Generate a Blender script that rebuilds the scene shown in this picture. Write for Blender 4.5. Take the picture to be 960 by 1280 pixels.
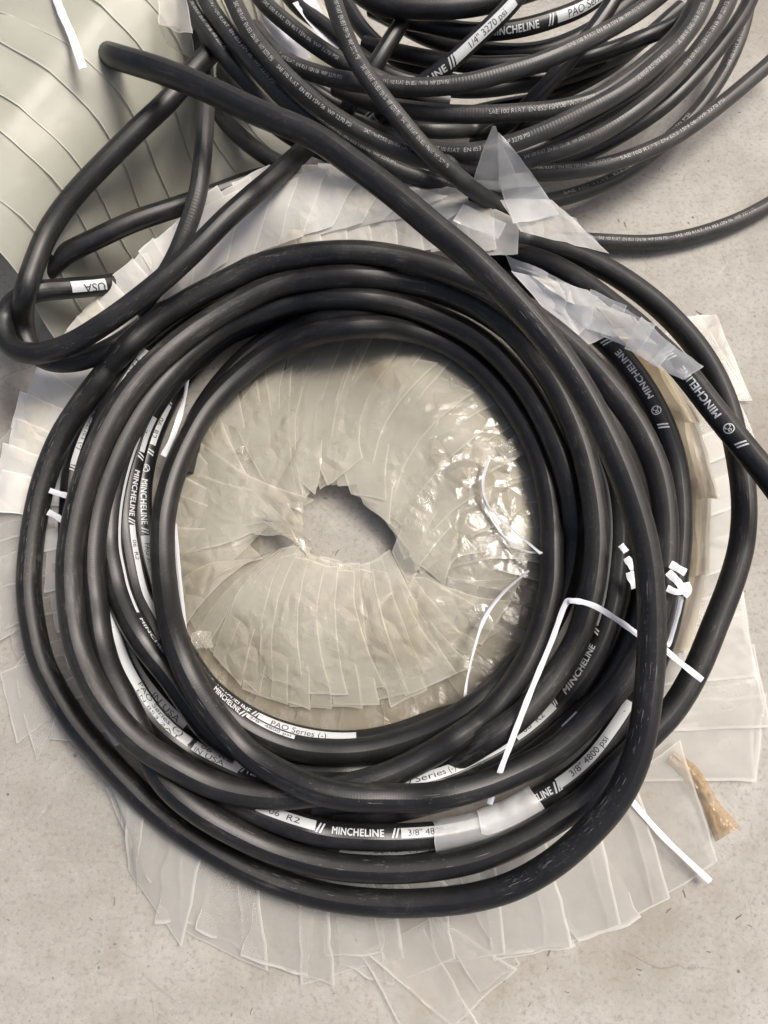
import bpy, bmesh, math, random
import numpy as np
from mathutils import Vector, noise
from mathutils.kdtree import KDTree

random.seed(7); np.random.seed(7)
for o in list(bpy.data.objects): bpy.data.objects.remove(o)
SC = bpy.context.scene
COL = SC.collection

# ------------------------------------------------------------------ camera
CAM_H, TILT, FPX = 0.66, math.radians(14), 961.0
cam = bpy.data.cameras.new('camera'); cam_o = bpy.data.objects.new('camera', cam); COL.objects.link(cam_o)
cam_o.location = (0, 0, CAM_H); cam_o.rotation_euler = (TILT, 0, 0)
cam.sensor_fit = 'HORIZONTAL'; cam.sensor_width = 36; cam.lens = FPX/960*36
cam.clip_start = 0.01; cam.clip_end = 200
SC.camera = cam_o

# ------------------------------------------------------------------ world, sun, exposure
SUN_EL, SUN_AZ = math.radians(57), math.radians(58)     # azimuth clockwise from +y
w = bpy.data.worlds.new('World'); SC.world = w; w.use_nodes = True
nt = w.node_tree; nt.nodes.clear()
sky = nt.nodes.new('ShaderNodeTexSky'); sky.sky_type = 'NISHITA'; sky.sun_disc = False
sky.sun_elevation = SUN_EL; sky.sun_rotation = SUN_AZ
sky.air_density = 0.8; sky.dust_density = 8.0; sky.ozone_density = 0.3
bg = nt.nodes.new('ShaderNodeBackground'); bg.inputs['Strength'].default_value = 0.10
out = nt.nodes.new('ShaderNodeOutputWorld')
nt.links.new(sky.outputs[0], bg.inputs[0]); nt.links.new(bg.outputs[0], out.inputs[0])
sl = bpy.data.lights.new('sun', 'SUN'); sl.energy = 2.2; sl.angle = math.radians(22); sl.color = (1, .965, .915)
so = bpy.data.objects.new('sun', sl); COL.objects.link(so)
sd = Vector((math.sin(SUN_AZ)*math.cos(SUN_EL), math.cos(SUN_AZ)*math.cos(SUN_EL), math.sin(SUN_EL)))
so.rotation_euler = sd.to_track_quat('Z', 'Y').to_euler(); so.location = sd*3
SC.view_settings.view_transform = 'Standard'; SC.view_settings.look = 'None'
SC.view_settings.exposure = 0.42; SC.view_settings.gamma = 1.0
SC.cycles.transparent_max_bounces = 32; SC.cycles.max_bounces = 6; SC.cycles.diffuse_bounces = 3; SC.cycles.glossy_bounces = 2; SC.cycles.transmission_bounces = 3
SC.cycles.use_adaptive_sampling = True; SC.cycles.adaptive_threshold = 0.03
SC.cycles.caustics_reflective = False; SC.cycles.caustics_refractive = False

# ------------------------------------------------------------------ picture <-> place
CT, ST = math.cos(TILT), math.sin(TILT)
CAMP = np.array([0, 0, CAM_H])
def ray(px, py):
    x = (px-480)/FPX; y = (640-py)/FPX
    return np.array([x, y*CT+ST, y*ST-CT])
def at(px, py, z):
    d = ray(px, py)
    return CAMP + d*((z-CAM_H)/d[2])
def proj(P):
    P = np.asarray(P, float); q = P-CAMP
    y = q[..., 1]*CT + q[..., 2]*ST; zz = -q[..., 1]*ST + q[..., 2]*CT
    return np.stack([480+FPX*q[..., 0]/-zz, 640-FPX*y/-zz], -1)

# ------------------------------------------------------------------ material helpers
def new_mat(name):
    m = bpy.data.materials.new(name); m.use_nodes = True
    n = m.node_tree; n.nodes.clear()
    o = n.nodes.new('ShaderNodeOutputMaterial')
    return m, n, o
def N(n, t, **kw):
    x = n.nodes.new(t)
    for k, v in kw.items():
        if k in x.inputs: x.inputs[k].default_value = v
        else: setattr(x, k, v)
    return x
def ramp(n, src, stops):
    r = n.nodes.new('ShaderNodeValToRGB'); n.links.new(src, r.inputs[0])
    e = r.color_ramp.elements
    while len(e) > len(stops): e.remove(e[-1])
    while len(e) < len(stops): e.new(0.5)
    for k, (p, c) in enumerate(stops):
        e[k].position = p; e[k].color = c if len(c) == 4 else (*c, 1)
    return r
def mixc(n, fac, a, b, mode='MIX'):
    m = n.nodes.new('ShaderNodeMix'); m.data_type = 'RGBA'; m.blend_type = mode
    for s, v in ((m.inputs[0], fac), (m.inputs[6], a), (m.inputs[7], b)):
        if hasattr(v, 'links'): n.links.new(v, s)
        else: s.default_value = v if not isinstance(v, tuple) else (*v, 1)[:4]
    return m.outputs[2]
def math_(n, op, a, b=None):
    m = n.nodes.new('ShaderNodeMath'); m.operation = op
    for s, v in ((m.inputs[0], a), (m.inputs[1], b)):
        if v is None: continue
        if hasattr(v, 'links'): n.links.new(v, s)
        else: s.default_value = v
    return m.outputs[0]

def rubber(name, base, rough, rib_len, rib_amt, dust, scuff):
    """black hose cover: fabric imprint across the hose (along its length), dust and pale scuffs"""
    m, n, o = new_mat(name)
    uv = N(n, 'ShaderNodeUVMap'); uv.uv_map = 'UVMap'
    sep = N(n, 'ShaderNodeSeparateXYZ'); n.links.new(uv.outputs[0], sep.inputs[0])
    geo = N(n, 'ShaderNodeTexCoord')
    nz = N(n, 'ShaderNodeTexNoise', Scale=26.0, Detail=6.0, Roughness=.65); n.links.new(geo.outputs['Object'], nz.inputs['Vector'])
    fine = N(n, 'ShaderNodeTexNoise', Scale=900.0, Detail=3.0); n.links.new(geo.outputs['Object'], fine.inputs['Vector'])
    # long scratches: stretched along the hose
    mp = N(n, 'ShaderNodeMapping'); mp.inputs['Scale'].default_value = (22, 260, 1); n.links.new(uv.outputs[0], mp.inputs[0])
    scr = N(n, 'ShaderNodeTexNoise', Scale=1.0, Detail=5.0, Roughness=.7); n.links.new(mp.outputs[0], scr.inputs['Vector'])
    dustf = ramp(n, nz.outputs[0], [(.42, (0, 0, 0)), (.72, (1, 1, 1))])
    scrf = ramp(n, scr.outputs[0], [(.54, (0, 0, 0)), (.70, (1, 1, 1))])
    spk = N(n, 'ShaderNodeTexNoise', Scale=330.0, Detail=4.0, Roughness=.75); n.links.new(geo.outputs['Object'], spk.inputs['Vector'])
    spf = ramp(n, spk.outputs[0], [(.56, (0, 0, 0)), (.72, (1, 1, 1))])
    f1 = math_(n, 'MULTIPLY', dustf.outputs[0], dust)
    f2 = math_(n, 'MULTIPLY', math_(n, 'MULTIPLY', scrf.outputs[0], dustf.outputs[0]), scuff)
    c = mixc(n, f1, base, (.085, .08, .075))
    c = mixc(n, f2, c, (.20, .19, .175))
    c = mixc(n, math_(n, 'MULTIPLY', spf.outputs[0], math_(n, 'ADD', .05, math_(n, 'MULTIPLY', dustf.outputs[0], .35*scuff))), c, (.26, .25, .23))
    p = N(n, 'ShaderNodeBsdfPrincipled'); n.links.new(c, p.inputs['Base Color'])
    rr = math_(n, 'ADD', rough, math_(n, 'MULTIPLY', f1, .35)); n.links.new(rr, p.inputs['Roughness'])
    p.inputs['Specular IOR Level'].default_value = .5
    # ribs
    wv = N(n, 'ShaderNodeMath'); wv.operation = 'SINE'
    n.links.new(math_(n, 'MULTIPLY', sep.outputs[0], 2*math.pi/rib_len), wv.inputs[0])
    h = math_(n, 'ADD', math_(n, 'MULTIPLY', wv.outputs[0], math_(n, 'ADD', rib_amt*.25, math_(n, 'MULTIPLY', spk.outputs[0], rib_amt*.5))), math_(n, 'MULTIPLY', fine.outputs[0], .25))
    b = N(n, 'ShaderNodeBump', Strength=.6, Distance=.00025); n.links.new(h, b.inputs['Height']); n.links.new(b.outputs[0], p.inputs['Normal'])
    n.links.new(p.outputs[0], o.inputs[0])
    return m

def paint(name, col, rough=.5, wear=.0, under=(.02, .02, .02), scale=700.0):
    m, n, o = new_mat(name)
    geo = N(n, 'ShaderNodeTexCoord')
    nz = N(n, 'ShaderNodeTexNoise', Scale=scale, Detail=4.0, Roughness=.7); n.links.new(geo.outputs['Object'], nz.inputs['Vector'])
    big = N(n, 'ShaderNodeTexNoise', Scale=60.0, Detail=3.0); n.links.new(geo.outputs['Object'], big.inputs['Vector'])
    f = ramp(n, math_(n, 'ADD', math_(n, 'MULTIPLY', nz.outputs[0], .6), math_(n, 'MULTIPLY', big.outputs[0], .4)), [(.5-.001+(.25-.25*wear), (0, 0, 0)), (.56+(.25-.25*wear), (1, 1, 1))])
    c = mixc(n, f.outputs[0], col, under)
    p = N(n, 'ShaderNodeBsdfPrincipled', Roughness=rough); n.links.new(c, p.inputs['Base Color'])
    n.links.new(p.outputs[0], o.inputs[0])
    return m

def film(name, col, body, rough=.22, crinkle=.5, stain=None, cscale=38.0, rim=1.0, thru=.25, creases=.6, shine=.6):
    """translucent polythene: part of the light goes straight through, part scatters in the film, with a glossy skin"""
    m, n, o = new_mat(name)
    geo = N(n, 'ShaderNodeTexCoord')
    uv = N(n, 'ShaderNodeUVMap'); uv.uv_map = 'UVMap'
    sp = N(n, 'ShaderNodeSeparateXYZ'); n.links.new(uv.outputs[0], sp.inputs[0])
    def edge(sock, w_): # 1 at the edges of a sheet, whiter and denser like a thicker folded hem
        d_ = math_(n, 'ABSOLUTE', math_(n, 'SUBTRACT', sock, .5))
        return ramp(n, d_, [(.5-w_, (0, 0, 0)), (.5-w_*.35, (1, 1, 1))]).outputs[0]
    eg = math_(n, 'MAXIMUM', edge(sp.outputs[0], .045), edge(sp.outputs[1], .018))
    nz = N(n, 'ShaderNodeTexNoise', Scale=cscale, Detail=2.0, Roughness=.45, Distortion=.6); n.links.new(geo.outputs['Object'], nz.inputs['Vector'])
    st = N(n, 'ShaderNodeTexNoise', Scale=17.0, Detail=6.0, Roughness=.6); n.links.new(geo.outputs['Object'], st.inputs['Vector'])
    fn = N(n, 'ShaderNodeTexNoise', Scale=300.0, Detail=2.0); n.links.new(geo.outputs['Object'], fn.inputs['Vector'])
    c = col
    if stain: c = mixc(n, ramp(n, st.outputs[0], [(.5, (0, 0, 0)), (.75, (1, 1, 1))]).outputs[0], col, stain)
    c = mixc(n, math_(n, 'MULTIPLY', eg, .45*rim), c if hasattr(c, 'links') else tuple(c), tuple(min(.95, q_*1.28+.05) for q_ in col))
    bmp = N(n, 'ShaderNodeBump', Strength=crinkle, Distance=.004)
    # creases: straight-ish ridges where the sheet has been crushed, in patches
    wv = N(n, 'ShaderNodeVectorMath'); wv.operation = 'MULTIPLY_ADD'; n.links.new(nz.outputs[1], wv.inputs[0]); wv.inputs[1].default_value = (.012,)*3; n.links.new(geo.outputs['Object'], wv.inputs[2])
    vor = N(n, 'ShaderNodeTexVoronoi', Scale=cscale*2.2); vor.feature = 'DISTANCE_TO_EDGE'; n.links.new(wv.outputs[0], vor.inputs['Vector'])
    vo2 = N(n, 'ShaderNodeTexVoronoi', Scale=cscale*5.5); vo2.feature = 'DISTANCE_TO_EDGE'; n.links.new(wv.outputs[0], vo2.inputs['Vector'])
    msk = ramp(n, st.outputs[0], [(.44, (0, 0, 0)), (.57, (1, 1, 1))]).outputs[0]
    rdg = math_(n, 'ADD', math_(n, 'MULTIPLY', math_(n, 'MINIMUM', vor.outputs['Distance'], .25), 2.0), math_(n, 'MULTIPLY', math_(n, 'MINIMUM', vo2.outputs['Distance'], .2), .2))
    n.links.new(math_(n, 'ADD', nz.outputs[0], math_(n, 'MULTIPLY', math_(n, 'MULTIPLY', rdg, msk), creases)), bmp.inputs['Height'])
    oi = N(n, 'ShaderNodeObjectInfo')
    dif = N(n, 'ShaderNodeBsdfDiffuse'); trl = N(n, 'ShaderNodeBsdfTranslucent'); tra = N(n, 'ShaderNodeBsdfTransparent'); gl = N(n, 'ShaderNodeBsdfGlossy', Roughness=rough)
    tra.inputs[0].default_value = (.99, .985, .97, 1)
    for s in (dif, trl):
        if hasattr(c, 'links'): n.links.new(c, s.inputs[0])
        else: s.inputs[0].default_value = (*c, 1)
    for s in (dif, trl, gl): n.links.new(bmp.outputs[0], s.inputs['Normal'])
    m1 = N(n, 'ShaderNodeMixShader', Fac=thru); n.links.new(dif.outputs[0], m1.inputs[1]); n.links.new(trl.outputs[0], m1.inputs[2])
    m2 = N(n, 'ShaderNodeMixShader'); n.links.new(tra.outputs[0], m2.inputs[1]); n.links.new(m1.outputs[0], m2.inputs[2])
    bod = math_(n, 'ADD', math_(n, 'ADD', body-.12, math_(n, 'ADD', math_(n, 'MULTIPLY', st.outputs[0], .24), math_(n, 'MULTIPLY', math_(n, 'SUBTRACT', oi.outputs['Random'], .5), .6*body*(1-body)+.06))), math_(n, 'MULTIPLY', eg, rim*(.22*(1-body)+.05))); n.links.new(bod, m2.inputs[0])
    fr = N(n, 'ShaderNodeFresnel'); n.links.new(bmp.outputs[0], fr.inputs['Normal'])
    gm = N(n, 'ShaderNodeNewGeometry')      # a thin sheet reflects alike from both sides
    n.links.new(math_(n, 'SUBTRACT', 1.5, math_(n, 'MULTIPLY', gm.outputs['Backfacing'], 1.5-1/1.5)), fr.inputs['IOR'])
    m3 = N(n, 'ShaderNodeMixShader'); n.links.new(math_(n, 'MULTIPLY', fr.outputs[0], shine), m3.inputs[0])
    n.links.new(m2.outputs[0], m3.inputs[1]); n.links.new(gl.outputs[0], m3.inputs[2])
    n.links.new(m3.outputs[0], o.inputs[0])
    return m

def concrete():
    m, n, o = new_mat('concrete')
    geo = N(n, 'ShaderNodeTexCoord'); v = geo.outputs['Object']
    def noi(s, d=6.0, r=.6, dist=0.0):
        x = N(n, 'ShaderNodeTexNoise', Scale=s, Detail=d, Roughness=r, Distortion=dist); n.links.new(v, x.inputs['Vector']); return x.outputs[0]
    a = noi(5, 8, .65, .4); b = noi(40, 8, .7); c_ = noi(260, 4, .6); d = noi(11, 4, .5, 1.5)
    col = ramp(n, a, [(.3, (.28, .266, .234)), (.5, (.365, .351, .317)), (.7, (.45, .438, .405))]).outputs[0]
    col = mixc(n, math_(n, 'MULTIPLY', ramp(n, b, [(.45, (0, 0, 0)), (.72, (1, 1, 1))]).outputs[0], .5), col, (.27, .25, .215))
    col = mixc(n, math_(n, 'MULTIPLY', ramp(n, c_, [(.3, (1, 1, 1)), (.48, (0, 0, 0))]).outputs[0], .55), col, (.20, .18, .155))
    col = mixc(n, math_(n, 'MULTIPLY', ramp(n, noi(420, 3, .6), [(.56, (0, 0, 0)), (.7, (1, 1, 1))]).outputs[0], .22), col, (.52, .51, .48))
    col = mixc(n, math_(n, 'MULTIPLY', ramp(n, noi(120, 5, .7), [(.58, (0, 0, 0)), (.68, (1, 1, 1))]).outputs[0], .5), col, (.22, .18, .14))
    col = mixc(n, math_(n, 'MULTIPLY', ramp(n, d, [(.56, (0, 0, 0)), (.62, (1, 1, 1)), (.66, (0, 0, 0))]).outputs[0], .07), col, (.60, .58, .55))
    # specks and little pits
    vo = N(n, 'ShaderNodeTexVoronoi', Scale=70.0); n.links.new(v, vo.inputs['Vector'])
    sp = math_(n, 'MULTIPLY', ramp(n, vo.outputs['Distance'], [(.05, (1, 1, 1)), (.11, (0, 0, 0))]).outputs[0], ramp(n, noi(33, 2), [(.5, (0, 0, 0)), (.62, (1, 1, 1))]).outputs[0])
    col = mixc(n, math_(n, 'MULTIPLY', sp, .75), col, (.10, .09, .08))
    # scratches and drag marks, two directions
    for rot, sc3, tone in ((.6, (14, 160, 1), (.17, .145, .12)), (2.2, (9, 130, 1), (.50, .49, .46)), (1.3, (20, 190, 1), (.14, .115, .09))):
        ms = N(n, 'ShaderNodeMapping'); ms.inputs['Rotation'].default_value = (0, 0, rot); n.links.new(v, ms.inputs[0])
        m2_ = N(n, 'ShaderNodeMapping'); m2_.inputs['Scale'].default_value = sc3; n.links.new(ms.outputs[0], m2_.inputs[0])
        sn = N(n, 'ShaderNodeTexNoise', Scale=1.0, Detail=3.0, Distortion=.5); n.links.new(m2_.outputs[0], sn.inputs['Vector'])
        col = mixc(n, math_(n, 'MULTIPLY', math_(n, 'MULTIPLY', ramp(n, sn.outputs[0], [(.68, (0, 0, 0)), (.73, (1, 1, 1))]).outputs[0], ramp(n, noi(14, 3), [(.48, (0, 0, 0)), (.62, (1, 1, 1))]).outputs[0]), .4), col, tone)
    col = mixc(n, math_(n, 'MULTIPLY', ramp(n, noi(3.2, 7, .7), [(.5, (0, 0, 0)), (.68, (1, 1, 1))]).outputs[0], .75), col, (.235, .205, .165))
    # hairline cracks
    mp = N(n, 'ShaderNodeMapping'); n.links.new(v, mp.inputs[0]); 
    wn = N(n, 'ShaderNodeTexNoise', Scale=8.0, Detail=5.0); n.links.new(v, wn.inputs['Vector'])
    vec = N(n, 'ShaderNodeVectorMath'); vec.operation = 'ADD'; n.links.new(v, vec.inputs[0])
    sc_ = N(n, 'ShaderNodeVectorMath'); sc_.operation = 'SCALE'; sc_.inputs['Scale'].default_value = .07; n.links.new(wn.outputs[1], sc_.inputs[0]); n.links.new(sc_.outputs[0], vec.inputs[1])
    vc = N(n, 'ShaderNodeTexVoronoi', Scale=5.0); vc.feature = 'DISTANCE_TO_EDGE'; n.links.new(vec.outputs[0], vc.inputs['Vector'])
    cr = math_(n, 'MULTIPLY', ramp(n, vc.outputs['Distance'], [(.0, (1, 1, 1)), (.0025, (0, 0, 0))]).outputs[0], ramp(n, noi(6, 2), [(.52, (0, 0, 0)), (.6, (1, 1, 1))]).outputs[0])
    col = mixc(n, math_(n, 'MULTIPLY', cr, .3), col, (.16, .14, .12))
    p = N(n, 'ShaderNodeBsdfPrincipled', Roughness=.82); n.links.new(col, p.inputs['Base Color'])
    p.inputs['Specular IOR Level'].default_value = .3
    h = math_(n, 'ADD', math_(n, 'MULTIPLY', b, .6), math_(n, 'ADD', math_(n, 'MULTIPLY', c_, .25), math_(n, 'MULTIPLY', math_(n, 'ADD', sp, math_(n, 'MULTIPLY', cr, .3)), -.6)))
    bm_ = N(n, 'ShaderNodeBump', Strength=.55, Distance=.0022); n.links.new(h, bm_.inputs['Height']); n.links.new(bm_.outputs[0], p.inputs['Normal'])
    n.links.new(p.outputs[0], o.inputs[0])
    return m

M = {}
M['thick'] = rubber('matte_black_rubber', (.008, .008, .0083), .42, .0021, .16, .09, .45)
M['scuffed'] = rubber('scuffed_black_rubber', (.010, .0098, .0095), .45, .0021, .16, .18, .8)
M['braid'] = rubber('braid_marked_rubber', (.026, .026, .025), .40, .0026, .45, .4, .5)
M['smooth'] = rubber('smooth_black_rubber', (.008, .008, .0085), .36, .002, .15, .2, .4)
M['white'] = paint('white_print', (.53, .55, .56), .42, .50, (.10, .10, .10), 420.0)
M['worn'] = paint('worn_white_print', (.40, .40, .385), .55, .88, (.02, .02, .02), 700.0)
M['chalk'] = paint('chalky_rub', (.15, .145, .135), .8, .7, (.02, .02, .02), 900.0)
M['ink'] = paint('black_print', (.03, .03, .035), .5, .05, (.5, .5, .5))
M['strap'] = paint('white_strap_plastic', (.68, .69, .73), .28, .25, (.55, .56, .60), 300.0)
M['paper'] = paint('white_paper', (.66, .66, .70), .7, .0)
M['collar'] = film('milky_film', (.86, .845, .79), .68, .17, .4, (.84, .76, .58), 26.0, .9, .06, .7)
M['fan'] = film('pearly_film', (.68, .655, .56), .40, .095, .5, (.57, .52, .39), 20.0, .6, .2, 1.15, .95)
M['crumple'] = film('crumpled_film', (.70, .68, .60), .28, .05, 1.0, (.64, .58, .46), 34.0, .4, .2, 1.3, 1.3)
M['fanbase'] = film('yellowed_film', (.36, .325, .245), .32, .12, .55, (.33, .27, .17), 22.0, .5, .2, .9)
M['floor_film'] = film('clear_film', (.66, .65, .615), .29, .3, .3, None, 18.0, .95, .2, .3, .35)
M['sheet'] = film('cloudy_film', (.67, .66, .625), .34, .26, .35, (.62, .585, .52), 18.0, .95, .2, .35, .4)
M['roll'] = film('roll_film', (.47, .47, .40), .76, .36, .25, (.40, .395, .32), 14.0, 1.6, .12, .3)
M['clear'] = film('blueish_clear_film', (.88, .895, .90), .44, .10, .4, None, 26.0, .8, .1, .4)
M['brown'] = film('browned_film', (.44, .28, .11), .6, .15, .9, (.32, .18, .06), 38.0, .3)
M['tan'] = film('tan_film', (.74, .66, .51), .55, .2, .3, (.64, .50, .31), 38.0, .5)
M['concrete'] = concrete()

# ------------------------------------------------------------------ object helpers
def link(name, verts, faces, mat, parent=None, smooth=True, uvs=None):
    me = bpy.data.meshes.new(name); me.from_pydata([tuple(map(float, v)) for v in verts], [], faces)
    if uvs is not None:
        l = me.uv_layers.new(name='UVMap')
        vi = np.empty(len(me.loops), dtype=np.int32); me.loops.foreach_get('vertex_index', vi)
        l.data.foreach_set('uv', np.asarray(uvs, dtype=np.float32)[vi].ravel())
    if smooth: me.polygons.foreach_set('use_smooth', [True]*len(me.polygons))
    if mat: me.materials.append(mat)
    me.update()
    o = bpy.data.objects.new(name, me); COL.objects.link(o)
    if parent: o.parent = parent; o.matrix_parent_inverse = parent.matrix_world.inverted()
    return o
def thing(name, label, cat, loc=(0, 0, 0), group=None):
    o = bpy.data.objects.new(name, None); o.empty_display_size = .02; COL.objects.link(o)
    o.location = loc; o['label'] = label; o['category'] = cat
    if group: o['group'] = group
    bpy.context.view_layer.update()
    return o
def tag(o, label, cat, group=None):
    o['label'] = label; o['category'] = cat
    if group: o['group'] = group
    return o

# ------------------------------------------------------------------ floor
xs = np.concatenate([[-30, -8, -2], np.linspace(-.8, .8, 9), [2, 8, 30]])
fv = [(x, y, 0) for y in xs for x in xs]; k = len(xs)
ff = [(j*k+i, j*k+i+1, (j+1)*k+i+1, (j+1)*k+i) for j in range(k-1) for i in range(k-1)]
fl = link('concrete_floor', fv, ff, M['concrete'], smooth=False); fl['kind'] = 'structure'

# ------------------------------------------------------------------ hoses: traced centre lines (px, py, height)
RT, RN = .0100, .0073
S = {}      # name -> dict
def hose(name, r, mat, pts, step=.0045):
    P = np.array(pts, float)
    # centripetal Catmull-Rom in the traced space
    Q = P.copy(); Q[:, 2] *= 800
    E = np.vstack([2*Q[0]-Q[1], Q, 2*Q[-1]-Q[-2]])
    res = []
    for i in range(1, len(E)-2):
        p0, p1, p2, p3 = E[i-1], E[i], E[i+1], E[i+2]
        t0 = 0; t1 = t0+np.linalg.norm(p1-p0)**.5; t2 = t1+np.linalg.norm(p2-p1)**.5; t3 = t2+np.linalg.norm(p3-p2)**.5
        for t in np.linspace(t1, t2, 24, endpoint=False):
            A1 = (t1-t)/(t1-t0)*p0+(t-t0)/(t1-t0)*p1; A2 = (t2-t)/(t2-t1)*p1+(t-t1)/(t2-t1)*p2; A3 = (t3-t)/(t3-t2)*p2+(t-t2)/(t3-t2)*p3
            B1 = (t2-t)/(t2-t0)*A1+(t-t0)/(t2-t0)*A2; B2 = (t3-t)/(t3-t1)*A2+(t-t1)/(t3-t1)*A3
            res.append((t2-t)/(t2-t1)*B1+(t-t1)/(t2-t1)*B2)
    res.append(E[-2]); R = np.array(res); R[:, 2] /= 800
    # smooth tracing jitter
    for _ in range(10):
        R[1:-1] = .5*R[1:-1]+.25*(R[:-2]+R[2:])
    W = np.array([at(*q) for q in R])
    L = np.concatenate([[0], np.cumsum(np.linalg.norm(np.diff(W, axis=0), axis=1))])
    n = max(8, int(L[-1]/step)); s = np.linspace(0, L[-1], n)
    px = np.stack([np.interp(s, L, R[:, k]) for k in range(3)], 1)
    S[name] = dict(r=r, mat=mat, px=px)

# ---- the thick coil, followed along the hose as far as it can be seen
hose('A1', RT, 'thick', [(104,52,.05),(120,60,.085),(134,67,.122),(148,72,.146),(200,88,.158),(267,115,.163),(320,140,.166),(395,172,.168),(445,207,.168),(490,240,.167),(540,282,.165),(592,325,.163),(655,390,.158),(700,445,.152),(740,510,.147),(775,583,.140),(792,630,.136),(804,672,.130),(812,722,.124),(815,795,.116),(812,850,.110),(806,900,.104),(795,948,.098),(772,997,.090),(733,1043,.078),(690,1080,.066),(642,1107,.055),(595,1121,.046),(550,1127,.040),(480,1129,.032),(400,1119,.026),(320,1092,.022),(250,1053,.02),(200,1017,.018),(160,979,.018),(128,944,.018),(93,902,.018),(70,865,.018)])
hose('A2', RT, 'scuffed', [(70,865,.018),(52,827,.018),(41,780,.018),(36,735,.02),(39,684,.022),(47,632,.026),(58,591,.030),(76,547,.036),(101,507,.042),(128,471,.05),(160,432,.056),(190,405,.062),(233,377,.07),(283,351,.076),(323,332,.08),(373,320,.084),(440,315,.086),(490,320,.086),(540,332,.085),(600,355,.084),(660,390,.083),(720,438,.082),(760,482,.080),(798,535,.078),(822,590,.076),(831,640,.072),(832,684,.07),(829,716,.068),(822,757,.066),(808,800,.066)])
hose('A3', RT, 'thick', [(808,800,.066),(788,838,.066),(755,880,.064),(700,934,.062),(653,961,.06),(595,984,.058),(537,996,.058),(478,997,.060),(440,996,.062),(399,988,.062),(349,966,.060),(311,942,.056),(279,907,.052),(253,872,.05),(230,829,.048),(213,775,.046),(205,720,.045),(203,680,.044),(205,643,.042),(216,597,.038),(233,556,.034),(260,510,.028),(307,463,.022),(350,434,.018),(407,414,.016),(457,408,.016),(507,413,.016),(557,430,.016),(605,465,.016),(643,512,.016),(673,569,.016),(687,630,.016),(690,697,.024),(688,737,.030),(673,795,.034),(650,842,.036),(610,893,.034),(551,935,.038),(507,959,.04),(464,976,.041),(399,991,.042)])
hose('A4', RT, 'scuffed', [(399,991,.042),(355,995,.044),(311,992,.046),(267,981,.048),(224,960,.05),(178,931,.051),(142,895,.052),(117,857,.052),(97,807,.052),(88,749,.052),(87,699,.054),(94,650,.055),(108,597,.057),(125,553,.058),(150,507,.06),(180,468,.06),(217,433,.06),(258,403,.060),(305,375,.060),(345,357,.06),(390,348,.06),(440,345,.06),(507,351,.06),(560,364,.06),(620,397,.06),(680,462,.059),(722,545,.058),(741,620,.056),(746,680,.054),(738,745,.050),(720,802,.046),(690,850,.044),(650,895,.042),(600,930,.036),(555,955,.028),(500,975,.022),(450,986,.018),(400,990,.016),(350,982,.015)])
hose('A5', RT, 'thick', [(645,832,.0135),(678,795,.0135),(706,740,.014),(717,680,.018),(714,620,.026),(690,545,.038),(650,475,.04),(600,425,.04),(540,394,.041),(490,379,.042),(440,373,.042),(385,375,.042),(340,385,.042),(290,404,.042),(245,435,.042),(205,475,.041),(175,515,.04),(155,550,.038),(138,588,.036),(125,626,.034),(117,670,.033),(115,713,.032),(119,755,.032),(125,800,.032),(136,837,.031),(152,869,.031),(169,903,.031),(187,945,.032),(212,983,.034),(250,1015,.036),(311,1049,.038),(355,1067,.04),(413,1082,.042),(478,1087,.044),(537,1084,.046),(595,1073,.048),(653,1049,.05),(697,1023,.052),(735,997,.052),(767,963,.052),(805,925,.052),(840,888,.052),(869,840,.052),(894,780,.052),(914,728,.052),(927,680,.052),(930,625,.052),(922,565,.05),(905,497,.05),(875,440,.05),(831,390,.05),(780,350,.052),(730,323,.054),(680,306,.056),(641,297,.058),(590,289,.06),(530,288,.062),(470,293,.062),(410,305,.058),(370,322,.05)])
hose('A6', RT, 'smooth', [(600,312,.05),(645,318,.058),(690,332,.066),(730,355,.068),(768,384,.07),(793,404,.072),(818,427,.074),(852,461,.078),(893,513,.083),(935,565,.088),(962,598,.092),(1000,650,.096)])
hose('A7', RT, 'smooth', [(590,335,.03),(640,347,.036),(690,370,.042),(743,413,.044),(785,457,.046),(818,508,.046),(839,560,.046),(848,610,.046),(850,660,.045),(847,700,.044),(842,740,.043),(833,785,.042),(815,835,.041),(795,875,.04),(773,910,.038),(742,950,.036),(707,980,.035),(672,1001,.034),(624,1025,.033),(570,1040,.033),(516,1046,.033),(449,1046,.033),(399,1040,.033),(340,1022,.032),(297,1004,.03),(255,985,.026),(215,955,.022),(175,915,.018),(150,870,.018),(137,820,.018)])
hose('A8', RT, 'smooth', [(755,560,.03),(770,610,.032),(775,660,.034),(772,710,.035),(764,760,.035),(748,808,.035),(722,855,.034),(690,892,.033),(650,925,.032),(600,953,.03),(555,972,.03),(500,987,.028),(450,998,.024),(390,1004,.02)])
hose('A9', RT, 'thick', [(800,640,.03),(806,690,.03),(803,750,.03),(788,800,.031),(762,850,.032),(730,890,.034),(690,928,.036),(640,963,.036),(590,985,.034),(540,1000,.03),(480,1014,.024),(420,1018,.018)])
hose('B1', RT, 'smooth', [(180,440,.03),(165,463,.03),(148,492,.03),(132,525,.03),(118,560,.028),(106,600,.026),(98,650,.022),(97,700,.018),(100,750,.016),(108,800,.016)])
hose('B2', RT, 'smooth', [(195,425,.018),(172,455,.018),(143,490,.018),(117,525,.018),(104,553,.018),(93,590,.018),(89,640,.016),(88,690,.016),(90,740,.016),(98,800,.016)])
hose('B3', RT, 'smooth', [(126,690,.018),(127,730,.018),(133,780,.02),(147,825,.021),(170,868,.022),(200,908,.022),(236,937,.022),(275,958,.022),(320,977,.02),(370,990,.018)])
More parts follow.
